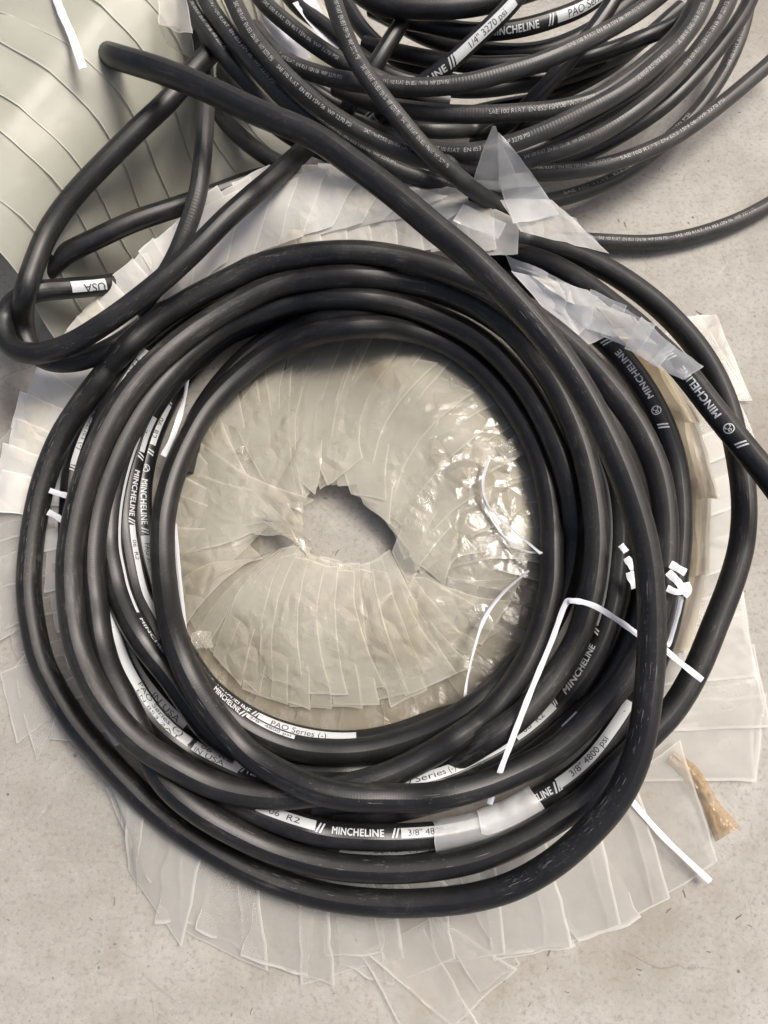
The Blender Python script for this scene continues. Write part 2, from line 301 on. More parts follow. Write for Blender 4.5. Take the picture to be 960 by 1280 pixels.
hose('B4', RT, 'smooth', [(140,690,.016),(143,740,.016),(152,787,.016),(173,835,.016),(200,872,.016),(228,900,.016),(260,925,.016),(300,945,.016),(340,956,.017),(399,963,.018),(457,962,.018),(510,950,.018),(560,930,.018),(610,895,.017)])
hose('B5', RT, 'smooth', [(205,470,.026),(180,505,.028),(160,550,.028),(146,595,.028),(138,640,.028),(137,684,.029),(142,713,.03),(149,742,.03),(164,778,.03),(187,813,.03),(213,845,.03),(237,880,.03),(262,913,.028),(300,940,.025)])
hose('B6', RT, 'smooth', [(440,372,.0135),(380,380,.0135),(330,394,.017),(280,420,.02),(240,452,.022),(205,488,.023),(180,530,.024),(166,575,.024),(158,620,.024),(156,655,.024),(162,699,.024),(173,745,.024),(190,778,.024),(206,810,.024),(225,845,.022),(255,880,.02)])
hose('B7', RT, 'smooth', [(440,385,.0135),(390,388,.0135),(340,398,.0135),(285,418,.014),(245,452,.016),(216,489,.017),(198,524,.018),(186,556,.018),(177,597,.018),(175,632,.018),(180,684,.018),(190,725,.018),(208,780,.017),(235,825,.016)])
hose('B8', RT, 'thick', [(215,800,.030),(235,835,.031),(258,866,.032),(290,896,.034),(326,919,.034),(370,935,.034),(413,940,.034),(457,938,.033),(500,928,.03),(545,911,.026),(585,888,.022),(622,857,.016),(645,832,.014)])
hose('B9', RT, 'smooth', [(222,800,.016),(238,830,.016),(262,862,.016),(300,892,.016),(345,914,.016),(400,927,.016),(450,928,.016),(500,918,.015),(550,900,.014),(606,886,.0135)])
hose('C1', RT, 'smooth', [(250,1000,.014),(300,1025,.015),(350,1045,.015),(420,1063,.016),(480,1066,.016),(540,1059,.016),(600,1042,.016),(660,1015,.015),(720,975,.014)])

hose('C2', RT, 'smooth', [(228,590,.014),(245,530,.014),(290,465,.014),(345,420,.014),(400,397,.014),(440,391,.014),(500,396,.014),(570,414,.014),(640,476,.014),(684,558,.014),(694,610,.014)])
hose('C3', RT, 'smooth', [(130,520,.02),(180,455,.02),(240,408,.022),(300,378,.024),(370,355,.024),(440,350,.024),(520,358,.024),(600,388,.024),(670,445,.024),(725,540,.024),(752,630,.022),(755,700,.02),(742,775,.018)])
# ---- loose hoses by the wrapped roll
hose('L1', .0088, 'thick', [(388,180,.088),(372,195,.096),(358,208,.104),(335,228,.112),(317,243,.116),(283,273,.118),(233,323,.116),(187,363,.112),(133,403,.104),(83,432,.094),(40,442,.084),(13,432,.076),(4,408,.07),(13,383,.072),(40,366,.076),(80,361,.078),(126,357,.064),(155,352,.044),(185,346,.028),(230,335,.02)])
hose('L2', .0088, 'thick', [(285,45,.11),(247,82,.116),(213,123,.12),(167,167,.12),(127,207,.116),(90,247,.108),(60,290,.098),(42,333,.088),(31,370,.078),(29,403,.068),(36,432,.056),(58,450,.05),(93,452,.05),(133,438,.054),(170,415,.052),(205,388,.046),(245,368,.04),(290,352,.036)])
hose('L3', .0088, 'smooth', [(370,212,.05),(320,224,.056),(267,243,.065),(217,260,.072),(167,277,.082),(117,300,.088),(83,317,.086),(60,337,.078),(40,360,.066),(15,385,.054),(-15,400,.048)])
hose('L4', .0076, 'braid', [(240,20,.09),(253,67,.1),(258,110,.11),(257,143,.114),(253,200,.116),(247,243,.112),(233,288,.106),(217,325,.094),(197,357,.078),(170,390,.06)])
hose('L5', .0076, 'braid', [(262,110,.07),(277,145,.074),(305,175,.076),(337,198,.074),(375,215,.064)])

# ---- the thin braided coil
hose('T01', RN, 'braid', [(222,-40,.12),(237,8,.12),(257,38,.118),(285,75,.114),(315,108,.108),(350,140,.1),(395,170,.09)])
hose('T02', RN, 'braid', [(245,-40,.13),(262,8,.13),(290,47,.13),(320,84,.13),(350,118,.13),(380,144,.128),(420,173,.122),(457,195,.112),(500,214,.1),(545,229,.086),(600,246,.064),(650,253,.046),(691,250,.036),(762,227,.03),(815,192,.03),(868,142,.032),(904,91,.036),(925,45,.04),(936,0,.044),(944,-40,.044)])
hose('T03', RN, 'braid', [(275,-40,.142),(295,8,.143),(315,45,.144),(345,82,.145),(375,112,.145),(410,140,.144),(445,162,.142),(470,175,.138),(507,190,.13),(545,202,.12),(595,212,.104),(655,216,.086),(709,214,.074),(762,205,.066),(833,177,.06),(886,142,.056),(939,99,.052),(965,76,.05),(1000,40,.048)])
hose('T04', RN, 'braid', [(305,-35,.11),(330,3,.116),(360,30,.12),(395,57,.122),(432,80,.122),(470,98,.118),(520,118,.108),(560,128,.1)])
hose('T05', RN, 'braid', [(408,-40,.15),(415,-5,.153),(428,35,.157),(445,74,.16),(470,112,.16),(500,150,.156),(532,187,.148),(570,220,.128),(600,243,.100),(625,258,.07),(650,270,.05)])
hose('T06', RN, 'braid', [(318,35,.118),(340,62,.124),(362,79,.128),(395,92,.13),(432,101,.132),(482,107,.134),(532,109,.136),(582,104,.138),(632,91,.138),(673,78,.138),(726,55,.134),(780,26,.13),(818,0,.126),(860,-35,.12)])
hose('T07', RN, 'braid', [(420,110,.10),(455,125,.108),(495,135,.112),(557,142,.116),(607,143,.118),(660,140,.12),(691,137,.12),(740,125,.116),(772,106,.112),(812,75,.104),(850,38,.098),(875,-10,.09)])
hose('T08', RN, 'braid', [(440,150,.09),(490,172,.1),(532,185,.108),(570,191,.116),(620,185,.126),(673,167,.134),(726,142,.138),(776,115,.140),(818,82,.140),(850,52,.138),(875,15,.134),(893,-40,.13)])
hose('T09', RN, 'braid', [(540,215,.07),(590,215,.084),(640,205,.098),(673,196,.106),(719,181,.114),(762,160,.118),(804,131,.12),(847,92,.118),(882,50,.114),(907,10,.11),(925,-40,.106)])
hose('T10', RN, 'smooth', [(680,215,.05),(744,186,.066),(790,160,.074),(833,130,.078),(868,96,.08),(904,53,.08),(930,15,.078),(955,-40,.074)])
hose('T11', RN, 'braid', [(640,290,.020),(690,298,.014),(741,301,.0115),(815,303,.0115),(868,294,.0115),(921,276,.0115),(962,255,.0115),(1010,225,.0115)])
hose('T12', RN, 'smooth', [(455,55,.07),(495,65,.078),(545,75,.082),(595,81,.084),(645,80,.086),(700,78,.086),(741,70,.088),(797,50,.088),(847,27,.088),(890,-20,.08)])
hose('T13', RN, 'braid', [(450,145,.06),(490,158,.068),(525,162,.074),(570,163,.076),(607,160,.078),(650,155,.08),(700,150,.082),(750,130,.08),(800,100,.076),(840,60,.07),(865,15,.064)])
hose('T14', RN, 'smooth', [(430,165,.05),(480,185,.054),(530,200,.056),(580,205,.058),(640,195,.058),(700,172,.056),(760,140,.054),(810,110,.05),(850,70,.046)])
hose('T15', RN, 'smooth', [(330,75,.07),(370,100,.078),(400,118,.08),(425,133,.08),(470,150,.074),(520,170,.064)])
hose('T16', RN, 'smooth', [(345,-30,.09),(370,5,.092),(415,40,.094),(450,70,.092),(490,95,.086),(540,108,.076),(600,112,.066),(680,98,.06),(760,62,.056)])
hose('T17', RN, 'smooth', [(425,-10,.06),(452,35,.062),(490,70,.06),(540,95,.056),(600,108,.054),(660,105,.054),(720,92,.052),(790,60,.05),(850,10,.046)])
hose('T18', RN, 'smooth', [(270,75,.06),(300,115,.064),(335,150,.066),(370,175,.064),(415,195,.056)])
hose('T19', RN, 'smooth', [(480,140,.03),(540,150,.032),(620,135,.034),(690,120,.034),(760,85,.032),(810,45,.03)])
hose('T20', RN, 'smooth', [(250,20,.05),(275,65,.052),(310,115,.05),(355,150,.046),(400,185,.04)])
# ---- smooth printed hoses that cross the thin coil
hose('V1', RN, 'smooth', [(650,-8,.136),(635,10,.134),(595,49,.128),(560,81,.118),(525,106,.106),(495,128,.094),(465,150,.084),(432,180,.07)])
hose('V2', RN, 'smooth', [(520,-20,.108),(505,22,.106),(482,60,.104),(462,92,.1),(440,125,.096),(425,155,.09)])
hose('V3', RN, 'smooth', [(772,-10,.122),(758,14,.12),(737,43,.116),(705,82,.108),(673,118,.098),(638,152,.088),(595,178,.076)])
hose('U1', RN*1.25, 'smooth', [(430,-25,.116),(470,3,.118),(520,10,.12),(570,9,.12),(620,1,.12),(680,-18,.116)])
hose('U2', RN*1.05, 'smooth', [(455,-5,.092),(487,18,.096),(532,30,.098),(580,39,.1),(622,39,.102),(655,34,.104),(684,26,.104),(726,10,.104),(760,-12,.1)])
hose('U3', RN*1.15, 'smooth', [(465,10,.066),(500,28,.07),(530,44,.072),(570,58,.074),(610,65,.076),(660,66,.076),(700,57,.076),(745,35,.074),(790,0,.07)])

# continuing strands meet end to end: keep them as one line while settling
CHAIN = [('A1', 'A2'), ('A2', 'A3'), ('A3', 'A4'), ('B8', 'A5')]

# ------------------------------------------------------------------ settle: hoses rest on each other, never in each other
names = list(S)
def settle(iters=70):
    ids, idx, rad, pxy, z = [], [], [], [], []
    for a, nme in enumerate(names):
        d = S[nme]; n = len(d['px'])
        ids += [a]*n; idx += list(range(n)); rad += [d['r']]*n; pxy.append(d['px'][:, :2]); z.append(d['px'][:, 2])
    ids = np.array(ids); idx = np.array(idx); rad = np.array(rad); pxy = np.concatenate(pxy); z = np.concatenate(z).copy(); z0 = z.copy()
    start = {a: int(np.argmax(ids == a)) for a in range(len(names))}; count = {a: int((ids == a).sum()) for a in range(len(names))}
    D = np.stack([(pxy[:, 0]-480)/FPX, (640-pxy[:, 1])/FPX*CT+ST, (640-pxy[:, 1])/FPX*ST-CT], 1)
    chain_n = {}
    for a, b in CHAIN: chain_n[(names.index(a), names.index(b))] = 1
    zmin = rad+.0035
    for it in range(iters):
        P = CAMP + D*((z-CAM_H)/D[:, 2])[:, None]
        if it % 4 == 0:
            kd = KDTree(len(P))
            for i, p in enumerate(P): kd.insert(p, i)
            kd.balance()
            I, J = [], []
            for i, p in enumerate(P):
                for co, j, dist in kd.find_range(p, .024):
                    if j <= i: continue
                    if ids[i] == ids[j] and abs(idx[i]-idx[j]) < 14: continue
                    if ids[i] != ids[j]:
                        key = (ids[i], ids[j])
                        if key in chain_n and (count[ids[i]]-idx[i])+idx[j] < 14: continue
                        if (key[1], key[0]) in chain_n and (count[ids[j]]-idx[j])+idx[i] < 14: continue
                    I.append(i); J.append(j)
            I = np.array(I); J = np.array(J)
        v = P[I]-P[J]; dist = np.linalg.norm(v, axis=1); need = (rad[I]+rad[J])*.985
        pen = np.clip(need-dist, 0, None)
        hi = z0[I] >= z0[J]
        up = np.where(hi, I, J); lo = np.where(hi, J, I)
        dz = np.zeros_like(z); cnt = np.zeros_like(z)
        # vertical room: how much more z separates them
        hor2 = np.clip(dist**2-v[:, 2]**2, 0, None); want = np.sqrt(np.clip(need**2-hor2, 0, None)); cur = z[up]-z[lo]
        mv = np.where(pen > 0, np.clip(want-cur, 0, .012), 0)
        lowfree = np.clip((z[lo]-zmin[lo])/.01, 0, 1)*.5
        dz_up = mv*(1-lowfree); dz_lo = -mv*lowfree
        np.maximum.at(dz, up, dz_up*.5)
        mn = np.zeros_like(z); np.minimum.at(mn, lo, dz_lo*.5)
        z = z+dz+mn
        for a in range(len(names)):
            s, n = start[a], count[a]; zz = z[s:s+n]
            for _ in range(3): zz[1:-1] = .5*zz[1:-1]+.25*(zz[:-2]+zz[2:])
            z[s:s+n] = zz
        for a, b in CHAIN:
            ia = names.index(a); ib = names.index(b); ea = start[ia]+count[ia]-1; sb = start[ib]
            m_ = .25*(z[ea]+z[sb]+z[ea-1]+z[sb+1]); z[ea] = z[sb] = m_
        z = np.maximum(z, zmin)
    for a, nme in enumerate(names):
        s, n = start[a], count[a]; d = S[nme]; d['px'][:, 2] = z[s:s+n]
        W = CAMP + D[s:s+n]*((z[s:s+n]-CAM_H)/D[s:s+n, 2])[:, None]
        d['P'] = W
    for a, b in CHAIN:
        pass
settle()

def tangents(P):
    T = np.gradient(P, axis=0); return T/np.linalg.norm(T, axis=1)[:, None]
for a, b in CHAIN:
    S[b]['P'][0] = S[a]['P'][-1]
for nme in names: S[nme]['T'] = tangents(S[nme]['P'])
for a, b in CHAIN:
    t = S[a]['T'][-1]+S[b]['T'][0]; t /= np.linalg.norm(t); S[a]['T'][-1] = t; S[b]['T'][0] = t
for nme in names:
    d = S[nme]; P, T = d['P'], d['T']
    d['s'] = np.concatenate([[0], np.cumsum(np.linalg.norm(np.diff(P, axis=0), axis=1))])
    nv = CAMP-P; nv -= (nv*T).sum(1)[:, None]*T; nv /= np.linalg.norm(nv, axis=1)[:, None]
    d['Nn'] = nv; d['B'] = np.cross(nv, T)
    d['xy'] = proj(P)

SEG = 16
def tube(nme, parent, name='loop'):
    d = S[nme]; P, T, r = d['P'], d['T'], d['r']; n = len(P)
    u = np.array([0, 0, 1.0]); B = np.cross(u, T); B /= np.linalg.norm(B, axis=1)[:, None]; U = np.cross(T, B)
    verts, uvs = [], []
    th = np.linspace(0, 2*np.pi, SEG+1)
    ring = np.cos(th)[None, :, None]*U[:, None]+np.sin(th)[None, :, None]*B[:, None]
    # hand-made hose: slight ovality where it bends
    V = P[:, None]+ring*r
    verts = V.reshape(-1, 3); uvs = np.stack([np.repeat(d['s'], SEG+1), np.tile(th*r, n)], 1)
    k = SEG+1
    faces = [(i*k+j, i*k+j+1, (i+1)*k+j+1, (i+1)*k+j) for i in range(n-1) for j in range(SEG)]
    nv = len(verts)
    # cut ends: a rubber ring with a recessed bore
    ev, ef, eu = [], [], []
    base = nv
    for e, sgn in ((0, -1), (n-1, 1)):
        for q, (rr, dep) in enumerate(((1, 0), (.55, 0), (.5, -.006), (0.0, -.006))):
            for j in range(SEG+1):
                ev.append(P[e]+ring[e, j]*r*rr+T[e]*sgn*dep); eu.append((d['s'][e], q*.002))
        for q in range(3):
            for j in range(SEG):
                a = base+q*k+j; f = (a, a+1, a+k+1, a+k); ef.append(f if sgn < 0 else f[::-1])
        base += 4*k
    o = link(name, np.vstack([verts, np.array(ev)]), faces+ef, M[d['mat']], parent, True, np.vstack([uvs, np.array(eu)]))
    d['obj'] = o
    return o

# ------------------------------------------------------------------ print on hoses
def near(nme, px, lo=None):
    d = S[nme]; q = np.linalg.norm(d['xy']-np.array(px, float), axis=1)
    i = int(np.argmin(q)); 
    # refine on the neighbouring segment
    best = d['s'][i]; bd = q[i]
    for j in (i-1, i):
        if 0 <= j < len(q)-1:
            a, b = d['xy'][j], d['xy'][j+1]; ab = b-a; t = np.clip(np.dot(np.array(px)-a, ab)/np.dot(ab, ab), 0, 1)
            dd = np.linalg.norm(a+ab*t-np.array(px))
            if dd < bd: bd = dd; best = d['s'][j]+t*(d['s'][j+1]-d['s'][j])
    return best
def surf(d, s, arc, lift):
    """points at length s and arc distance (towards the glyph tops for sgn=+1) from the upper line of the hose"""
    P = np.stack([np.interp(s, d['s'], d['P'][:, k]) for k in range(3)], 1)
    Nn = np.stack([np.interp(s, d['s'], d['Nn'][:, k]) for k in range(3)], 1)
    B = np.stack([np.interp(s, d['s'], d['B'][:, k]) for k in range(3)], 1)
    Nn /= np.linalg.norm(Nn, axis=1)[:, None]; B /= np.linalg.norm(B, axis=1)[:, None]
    a = arc/d["r"]
    return P+(np.cos(a)[:, None]*Nn+np.sin(a)[:, None]*B)*(d['r']+np.broadcast_to(lift, len(a)))[:, None]
READ = {k_: -1 for k_ in ('A6', 'A7', 'A8', 'A9', 'V1', 'L1')}
def rd(nme): return READ.get(nme, 1)
def band(nme, p0, p1, c=0., wid=.008, mat='white', lift=.00018, name='printed_band'):
    d = S[nme]; s0, s1 = near(nme, p0), near(nme, p1)
    if s0 > s1: s0, s1 = s1, s0
    c = c*rd(nme)
    n = max(3, int((s1-s0)/.003)); m = 7
    sg = np.repeat(np.linspace(s0, s1, n), m); ag = np.tile(np.linspace(c-wid/2, c+wid/2, m), n)
    V = surf(d, sg, ag, lift)
    F = [(i*m+j, (i+1)*m+j, (i+1)*m+j+1, i*m+j+1) for i in range(n-1) for j in range(m-1)]
    return link(name, V, F, M[mat], d['obj'])
_glyph = {}
def glyphs(txt, bold, shear):
    key = (txt, bold, shear)
    if key in _glyph: return _glyph[key]
    cu = bpy.data.curves.new('lettering', 'FONT'); cu.body = txt; cu.size = 1.0; cu.shear = shear; cu.resolution_u = 3
    if bold > .015: cu.space_character = 1.08
    ob = bpy.data.objects.new('lettering', cu); COL.objects.link(ob)
    bpy.context.view_layer.update()
    me = bpy.data.meshes.new_from_object(ob.evaluated_get(bpy.context.evaluated_depsgraph_get()))
    bpy.data.objects.remove(ob); bpy.data.curves.remove(cu)
    bm = bmesh.new(); bm.from_mesh(me); bpy.data.meshes.remove(me)
    for _ in range(2):
        es = [e for e in bm.edges if e.calc_length() > .3]
        if es: bmesh.ops.subdivide_edges(bm, edges=es, cuts=1)
    bmesh.ops.triangulate(bm, faces=bm.faces)
    V = np.array([v.co[:2] for v in bm.verts]); bm.verts.index_update(); F = [tuple(v.index for v in f.verts) for f in bm.faces]
    bm.free()
    if bold > 0:                                    # heavy letters: the stroke laid down several times, a hair apart
        n0 = len(V); V0, F0 = V, list(F); V = [V0]; F = list(F0)
        for q, (dx, dy) in enumerate(((1, 0), (-1, 0), (0, .7), (0, -.7))):
            V.append(V0+np.array([dx*bold, dy*bold])); F += [tuple(v+n0*(q+1) for v in f) for f in F0]
        V = np.vstack(V)
    _glyph[key] = (V, F); return V, F
def text(nme, p0, p1, txt, cap, c=0., mat='white', bold=.034, shear=0., lift=.00034, maxlen=None):
    """lettering that reads from p0 to p1; c: arc offset towards the tops of the letters"""
    d = S[nme]; s0, s1 = near(nme, p0), near(nme, p1); sgn = 1 if s1 >= s0 else -1
    V, F = glyphs(txt, bold, shear)
    x0, x1 = V[:, 0].min(), V[:, 0].max(); L = abs(s1-s0)
    sx = L/(x1-x0); sy = cap/.70
    s = s0+sgn*(V[:, 0]-x0)*sx
    # B = N x T is the glyph-up side when reading along +T
    arc = sgn*((V[:, 1]-.35)*sy+c)
    n0 = len(V)//5 if bold > 0 else len(V)
    W = surf(d, s, arc, lift+.00002*(np.arange(len(V))//n0))
    F2 = F
    return link('lettering', W, F2, M[mat], d['obj'], smooth=False)
def slashes(nme, p, c=0., n=2, mat='white', cap=.006, readsgn=1):
    d = S[nme]; s = near(nme, p); readsgn = rd(nme)
    V, F = [], []
    for k in range(n):
        for i in range(5):
            t = i/4; a = readsgn*((t-.5)*cap+c); off = (k-(n-1)/2)*.0028+(t-.5)*.0026*readsgn
            V += [(s+off-.0007, a), (s+off+.0007, a)]
        b = k*10
        F += [(b+2*i, b+2*i+1, b+2*i+3, b+2*i+2) for i in range(4)]
    V = np.array(V); W = surf(d, V[:, 0], V[:, 1], .0004)
    return link('lettering', W, F, M[mat], d['obj'], smooth=False)
def emblem(nme, p, c=0., rad=.0034, sgn=1):
    sgn = rd(nme); d = S[nme]; s = near(nme, p); V, F = [], []
    n = 20
    for i in range(n):
        a = 2*math.pi*i/n; V += [(math.cos(a)*rad, math.sin(a)*rad), (math.cos(a)*rad*.80, math.sin(a)*rad*.80)]
    F += [(2*i, (2*i+2) % (2*n), (2*i+3) % (2*n), 2*i+1) for i in range(n)]
    # a wavy double stroke inside the ring
    for oy, fl in ((.00055, 1), (-.00055, -1)):
        b = len(V); m = 12
        for i in range(m):
            t = -1+2*i/(m-1); x = t*rad*.62; y = math.sin(t*2.6)*rad*.42*fl*.9+oy
            V += [(x, y-.0004), (x, y+.0004)]
        F += [(b+2*i, b+2*i+2, b+2*i+3, b+2*i+1) for i in range(m-1)]
    V = np.array(V); W = surf(d, s+sgn*V[:, 0], sgn*(V[:, 1]+c), .0004)
    return link('emblem', W, F, M['white'], d['obj'], smooth=False)

# ------------------------------------------------------------------ build the hoses
coil = thing('hose_coil', 'big coil of thick matte black hose unwrapped in the middle of the floor', 'hose coil', tuple(at(455, 680, 0)))
for nme in ('A1', 'A2', 'A3', 'A4', 'A5', 'A6', 'A7', 'A8', 'A9', 'B1', 'B2', 'B3', 'B4', 'B5', 'B6', 'B7', 'B8', 'B9', 'C1', 'C2', 'C3'): tube(nme, coil)
thin = thing('braided_hose_coil', 'tangled coil of thin braid-marked grey-black hoses at the top of the picture', 'hose coil', tuple(at(600, 60, 0)))
for i in range(1, 21):
    if i == 11: continue
    tube('T%02d' % i, thin)
def single(nme, name, label, cat='hose', group=None):
    t = thing(name, label, cat, tuple(np.append(S[nme]['P'][len(S[nme]['P'])//2][:2], 0)), group)
    tube(nme, t, 'hose_body'); return t
single('T11', 'thin_hose', 'lone thin grey hose lying flat on bare concrete, under the pointed film flap')
single('L1', 'loose_hose', 'loose black hose curving from the white film collar round the left edge, USA band', group='loose hoses beside the wrapped roll')
single('L2', 'loose_hose', 'loose black hose lying across the wrapped roll, bent into a hairpin', group='loose hoses beside the wrapped roll')
single('L3', 'loose_hose', 'loose plain black hose low in the gap between wrapped roll and white collar', group='loose hoses beside the wrapped roll')
single('L4', 'loose_hose', 'thin shiny hose running straight down from under the thick diagonal hose', group='loose hoses beside the wrapped roll')
single('L5', 'loose_hose', 'short dark hose piece showing in the shadow below the thick diagonal hose', group='loose hoses beside the wrapped roll')
g = 'smooth hoses crossing the braided coil'
single('V1', 'smooth_hose', 'smooth black hose with a white 1/4" 3270 psi band, slanting through the braided coil', group=g)
single('V2', 'smooth_hose', 'smooth unprinted steel-grey hose slanting behind the S-curved braided hose', group=g)
single('V3', 'smooth_hose', 'smooth shiny hose slanting under the braided loops, right of the pale PAO band', group=g)
single('U1', 'smooth_hose', 'fat smooth black hose sagging across the very top edge', group=g)
single('U2', 'smooth_hose', 'smooth black hose with bold white lettering and a pale PAO Series band', group=g)
single('U3', 'smooth_hose', 'plain jet black hose just below the hose with the PAO Series band', group=g)

# thick coil print (positions as they are on the hoses)
BR = 'MINCHELINE'
text('A6', (904,520), (850,465), BR, .0058, .0005); emblem('A6', (914,537), .0, .0042, -1); slashes('A6', (930,556), 0, 2, cap=.0085, readsgn=-1); slashes('A6', (838,447), 0, 3, cap=.008, readsgn=-1)
text('A7', (815,500), (778,436), BR, .0052, -.001); emblem('A7', (821,516), .0, .004, -1); slashes('A7', (828,536), 0, 2, cap=.0085, readsgn=-1); slashes('A7', (765,424), 0, 2, cap=.008, readsgn=-1)
# right: A8
B_ = .0055   # towards the inner side (arc along B)
band('A8', (752,560), (742,783), .0085, .005)
slashes('A8', (741,790), .006, 2, cap=.005); text('A8', (706,862), (734,805), BR, .0050, .0045, shear=.2)
slashes('A8', (697,880), .005, 2); band('A8', (693,884), (646,928), .0045, .0085)
text('A8', (655,920), (681,898), '06  R2', .0045, .0045, 'ink', .0)
slashes('A8', (642,931), .0045, 2); band('A8', (637,935), (492,990), .0045, .0085)
text('A8', (592,957), (624,941), 'IN USA', .0045, .0045, 'ink', .0); slashes('A8', (578,964), .0045, 2, 'ink')
text('A8', (494,989), (566,969), 'PAO Series (-)', .0045, .0045, 'ink', .0)
band('A9', (625,970), (540,1000), .006, .007); text('A9', (583,988), (622,971), 'Series (-)', .004, .006, 'ink', .0)
band('A9', (722,899), (705,915), .003, .0035)
# A7 lower and bottom run
band('A7', (790,880), (699,985), .0035, .0085); text('A7', (715,973), (760,925), '3/8" 4800 psi', .005, .0035, 'ink', .0)
slashes('A7', (697,988), .002, 2, cap=.008); slashes('A7', (701,984), .002, 1, cap=.008)
text('A7', (640,1019), (690,991), BR, .0055, .002, shear=.1)
slashes('A7', (630,1023), .002, 2, cap=.007); band('A7', (625,1025), (498,1048), .003, .0075)
text('A7', (507,1047), (570,1040), '3/8" 4800 psi', .0046, .003, 'ink', .0); slashes('A7', (491,1047), .003, 2, cap=.007)
text('A7', (413,1043), (477,1047), BR, .0050, .003); slashes('A7', (398,1040), .003, 2, cap=.007)
band('A7', (392,1039), (322,1014), .004, .0075); text('A7', (338,1021), (376,1034), '06  R2', .0042, .004, 'ink', .0); slashes('A7', (317,1012), .004, 2, cap=.006)
band('C1', (425,1064), (650,1021), .002, .0085); text('C1', (468,1066), (523,1062), 'Series (-)', .0045, .002, 'ink', .0); slashes('C1', (541,1059), .002, 2, 'ink', cap=.008)
text('C1', (560,1055), (610,1038), '06  R2', .0045, .002, 'ink', .0)
text('C1', (352,1046), (410,1061), BR, .0042, .004, 'worn')
# lower left double bands
band('B3', (130,760), (233,935), .0055, .0085); text('B3', (165,858), (222,927), 'PAO Series (-)', .0042, .0072, 'ink', .0); text('B3', (168,864), (222,928), 'EN 853 2AT', .0022, .0025, 'ink', .0)
slashes('B3', (236,937), .0055, 2, 'ink', cap=.007); band('B3', (239,939), (300,968), .0055, .0095)
text('B3', (249,944), (288,962), '06  R2', .0042, .0078, 'ink', .0); text('B3', (243,942), (282,960), 'IN USA', .0038, .0028, 'ink', .0)
slashes('B3', (303,970), .0055, 2); text('B3', (310,973), (372,991), BR, .005, .0055)
text('B3', (126,705), (130,748), BR, .0046, .0055)
band('B4', (140,690), (236,907), -.002, .0085); text('B4', (196,868), (228,900), 'IN USA', .0046, -.002, 'ink', .0); text('B4', (160,812), (190,860), '3/8" 4800 psi', .003, -.002, 'ink', .0)
# left: the bands seen between the loops
band('B1', (184,434), (132,525), .0015, .009); slashes('B1', (186,431), .001, 2, cap=.008, readsgn=1); text('B1', (172,452), (134,522), 'PAO Series (-)', .0048, .0, 'ink', .0)
band('B1', (128,533), (100,640), .004, .005)
band('B2', (150,482), (95,585), .0, .0095); text('B2', (128,510), (101,566), 'PAO Series (-)', .0052, .0, 'ink', .0); slashes('B2', (93,590), 0, 2, cap=.009)
band('B5', (165,545), (163,775), .009, .003); text('B5', (168,782), (216,848), BR+' //', .0028, .0085, 'white')
text('B6', (168,590), (158,648), BR, .0048, .006); slashes('B6', (170,572), .006, 2, cap=.006); slashes('B6', (157,655), .006, 2, cap=.006)
band('B6', (157,660), (204,806), .0065, .0055); text('B6', (160,680), (165,705), '06  R2', .0034, .0065, 'ink', .0); text('B6', (182,762), (206,812), 'PAO Series (-)', .0034, .0065, 'white', .01)
band('B6', (170,566), (185,520), .006, .005)
band('B7', (206,508), (186,558), .002, .0075); slashes('B7', (207,505), .002, 2); text('B7', (198,524), (189,550), '06  R2', .0045, .002, 'ink', .0)
slashes('B7', (184,567), .002, 2, cap=.008); emblem('B7', (179,588), .002, .0036, 1); text('B7', (177,602), (177,660), BR, .005, .003); slashes('B7', (178,668), .003, 2, cap=.006)
band('B7', (178,674), (192,735), .003, .0085); text('B7', (180,684), (188,722), 'PAO Series', .0045, .003, 'ink', .0)
# inside bottom edge
slashes('B9', (238,829), .004, 2); text('B9', (266,865), (311,897), BR, .0048, .0055); text('B9', (245,842), (262,861), '3/8', .0048, .0055); slashes('B9', (317,900), .0055, 2)
band('B9', (321,903), (446,928), .005, .008); text('B9', (338,911), (408,927), 'PAO Series (-)', .0045, .005, 'ink', .0)
text('B8', (258,866), (292,897), BR, .0048, .0075); slashes('B8', (297,901), .0075, 2); band('B8', (301,904), (365,934), .0085, .0045); text('B8', (305,906), (360,932), '3/8" 4800 psi', .0026, .0085, 'ink', .0)
# loose hoses and the thin coil
band('L1', (86,360), (128,357), -.001, .0095, 'white'); text('L1', (126,357), (101,359), 'USA', .0066, .001, 'ink', .005)
band('V1', (640,5), (568,75), 0.0, .0085); text('V1', (585,59), (628,17), '1/4" 3270 psi', .0052, 0., 'ink', .0); slashes('V1', (565,77), 0, 3, cap=.009)
text('V1', (498,125), (557,84), BR, .0055, -.0005); band('V1', (474,143), (456,157), 0., .0085); text('V1', (462,152), (472,145), 'R1', .0055, 0., 'ink', .0)
text('U2', (612,40), (670,31), BR, .0058, 0.); slashes('U2', (685,26), 0, 2, cap=.009); band('U2', (692,23), (750,-4), 0, .009); text('U2', (705,18), (748,-3), 'PAO Series', .0062, 0., 'ink', .0)
WT = 'SAE 100 R1AT  EN 853 1SN 06  WP 3270 PSI'
def worn(nme, p0, p1, c=0., cap=.0036, t=WT): text(nme, p0, p1, t, cap*.82, c, 'worn', 0.)
worn('T01', (240,12), (280,68), .004); worn('T02', (265,10), (345,112), .003); worn('T02', (395,155), (490,210), .005, .003); worn('T02', (700,248), (860,150), .004); worn('T02', (905,88), (936,5), .0)
worn('T03', (297,12), (345,82), .001, .0042); worn('T03', (350,90), (440,160), .001); worn('T03', (455,167), (540,200), .003); worn('T03', (655,215), (760,206), .004); worn('T03', (770,203), (900,132), .002)
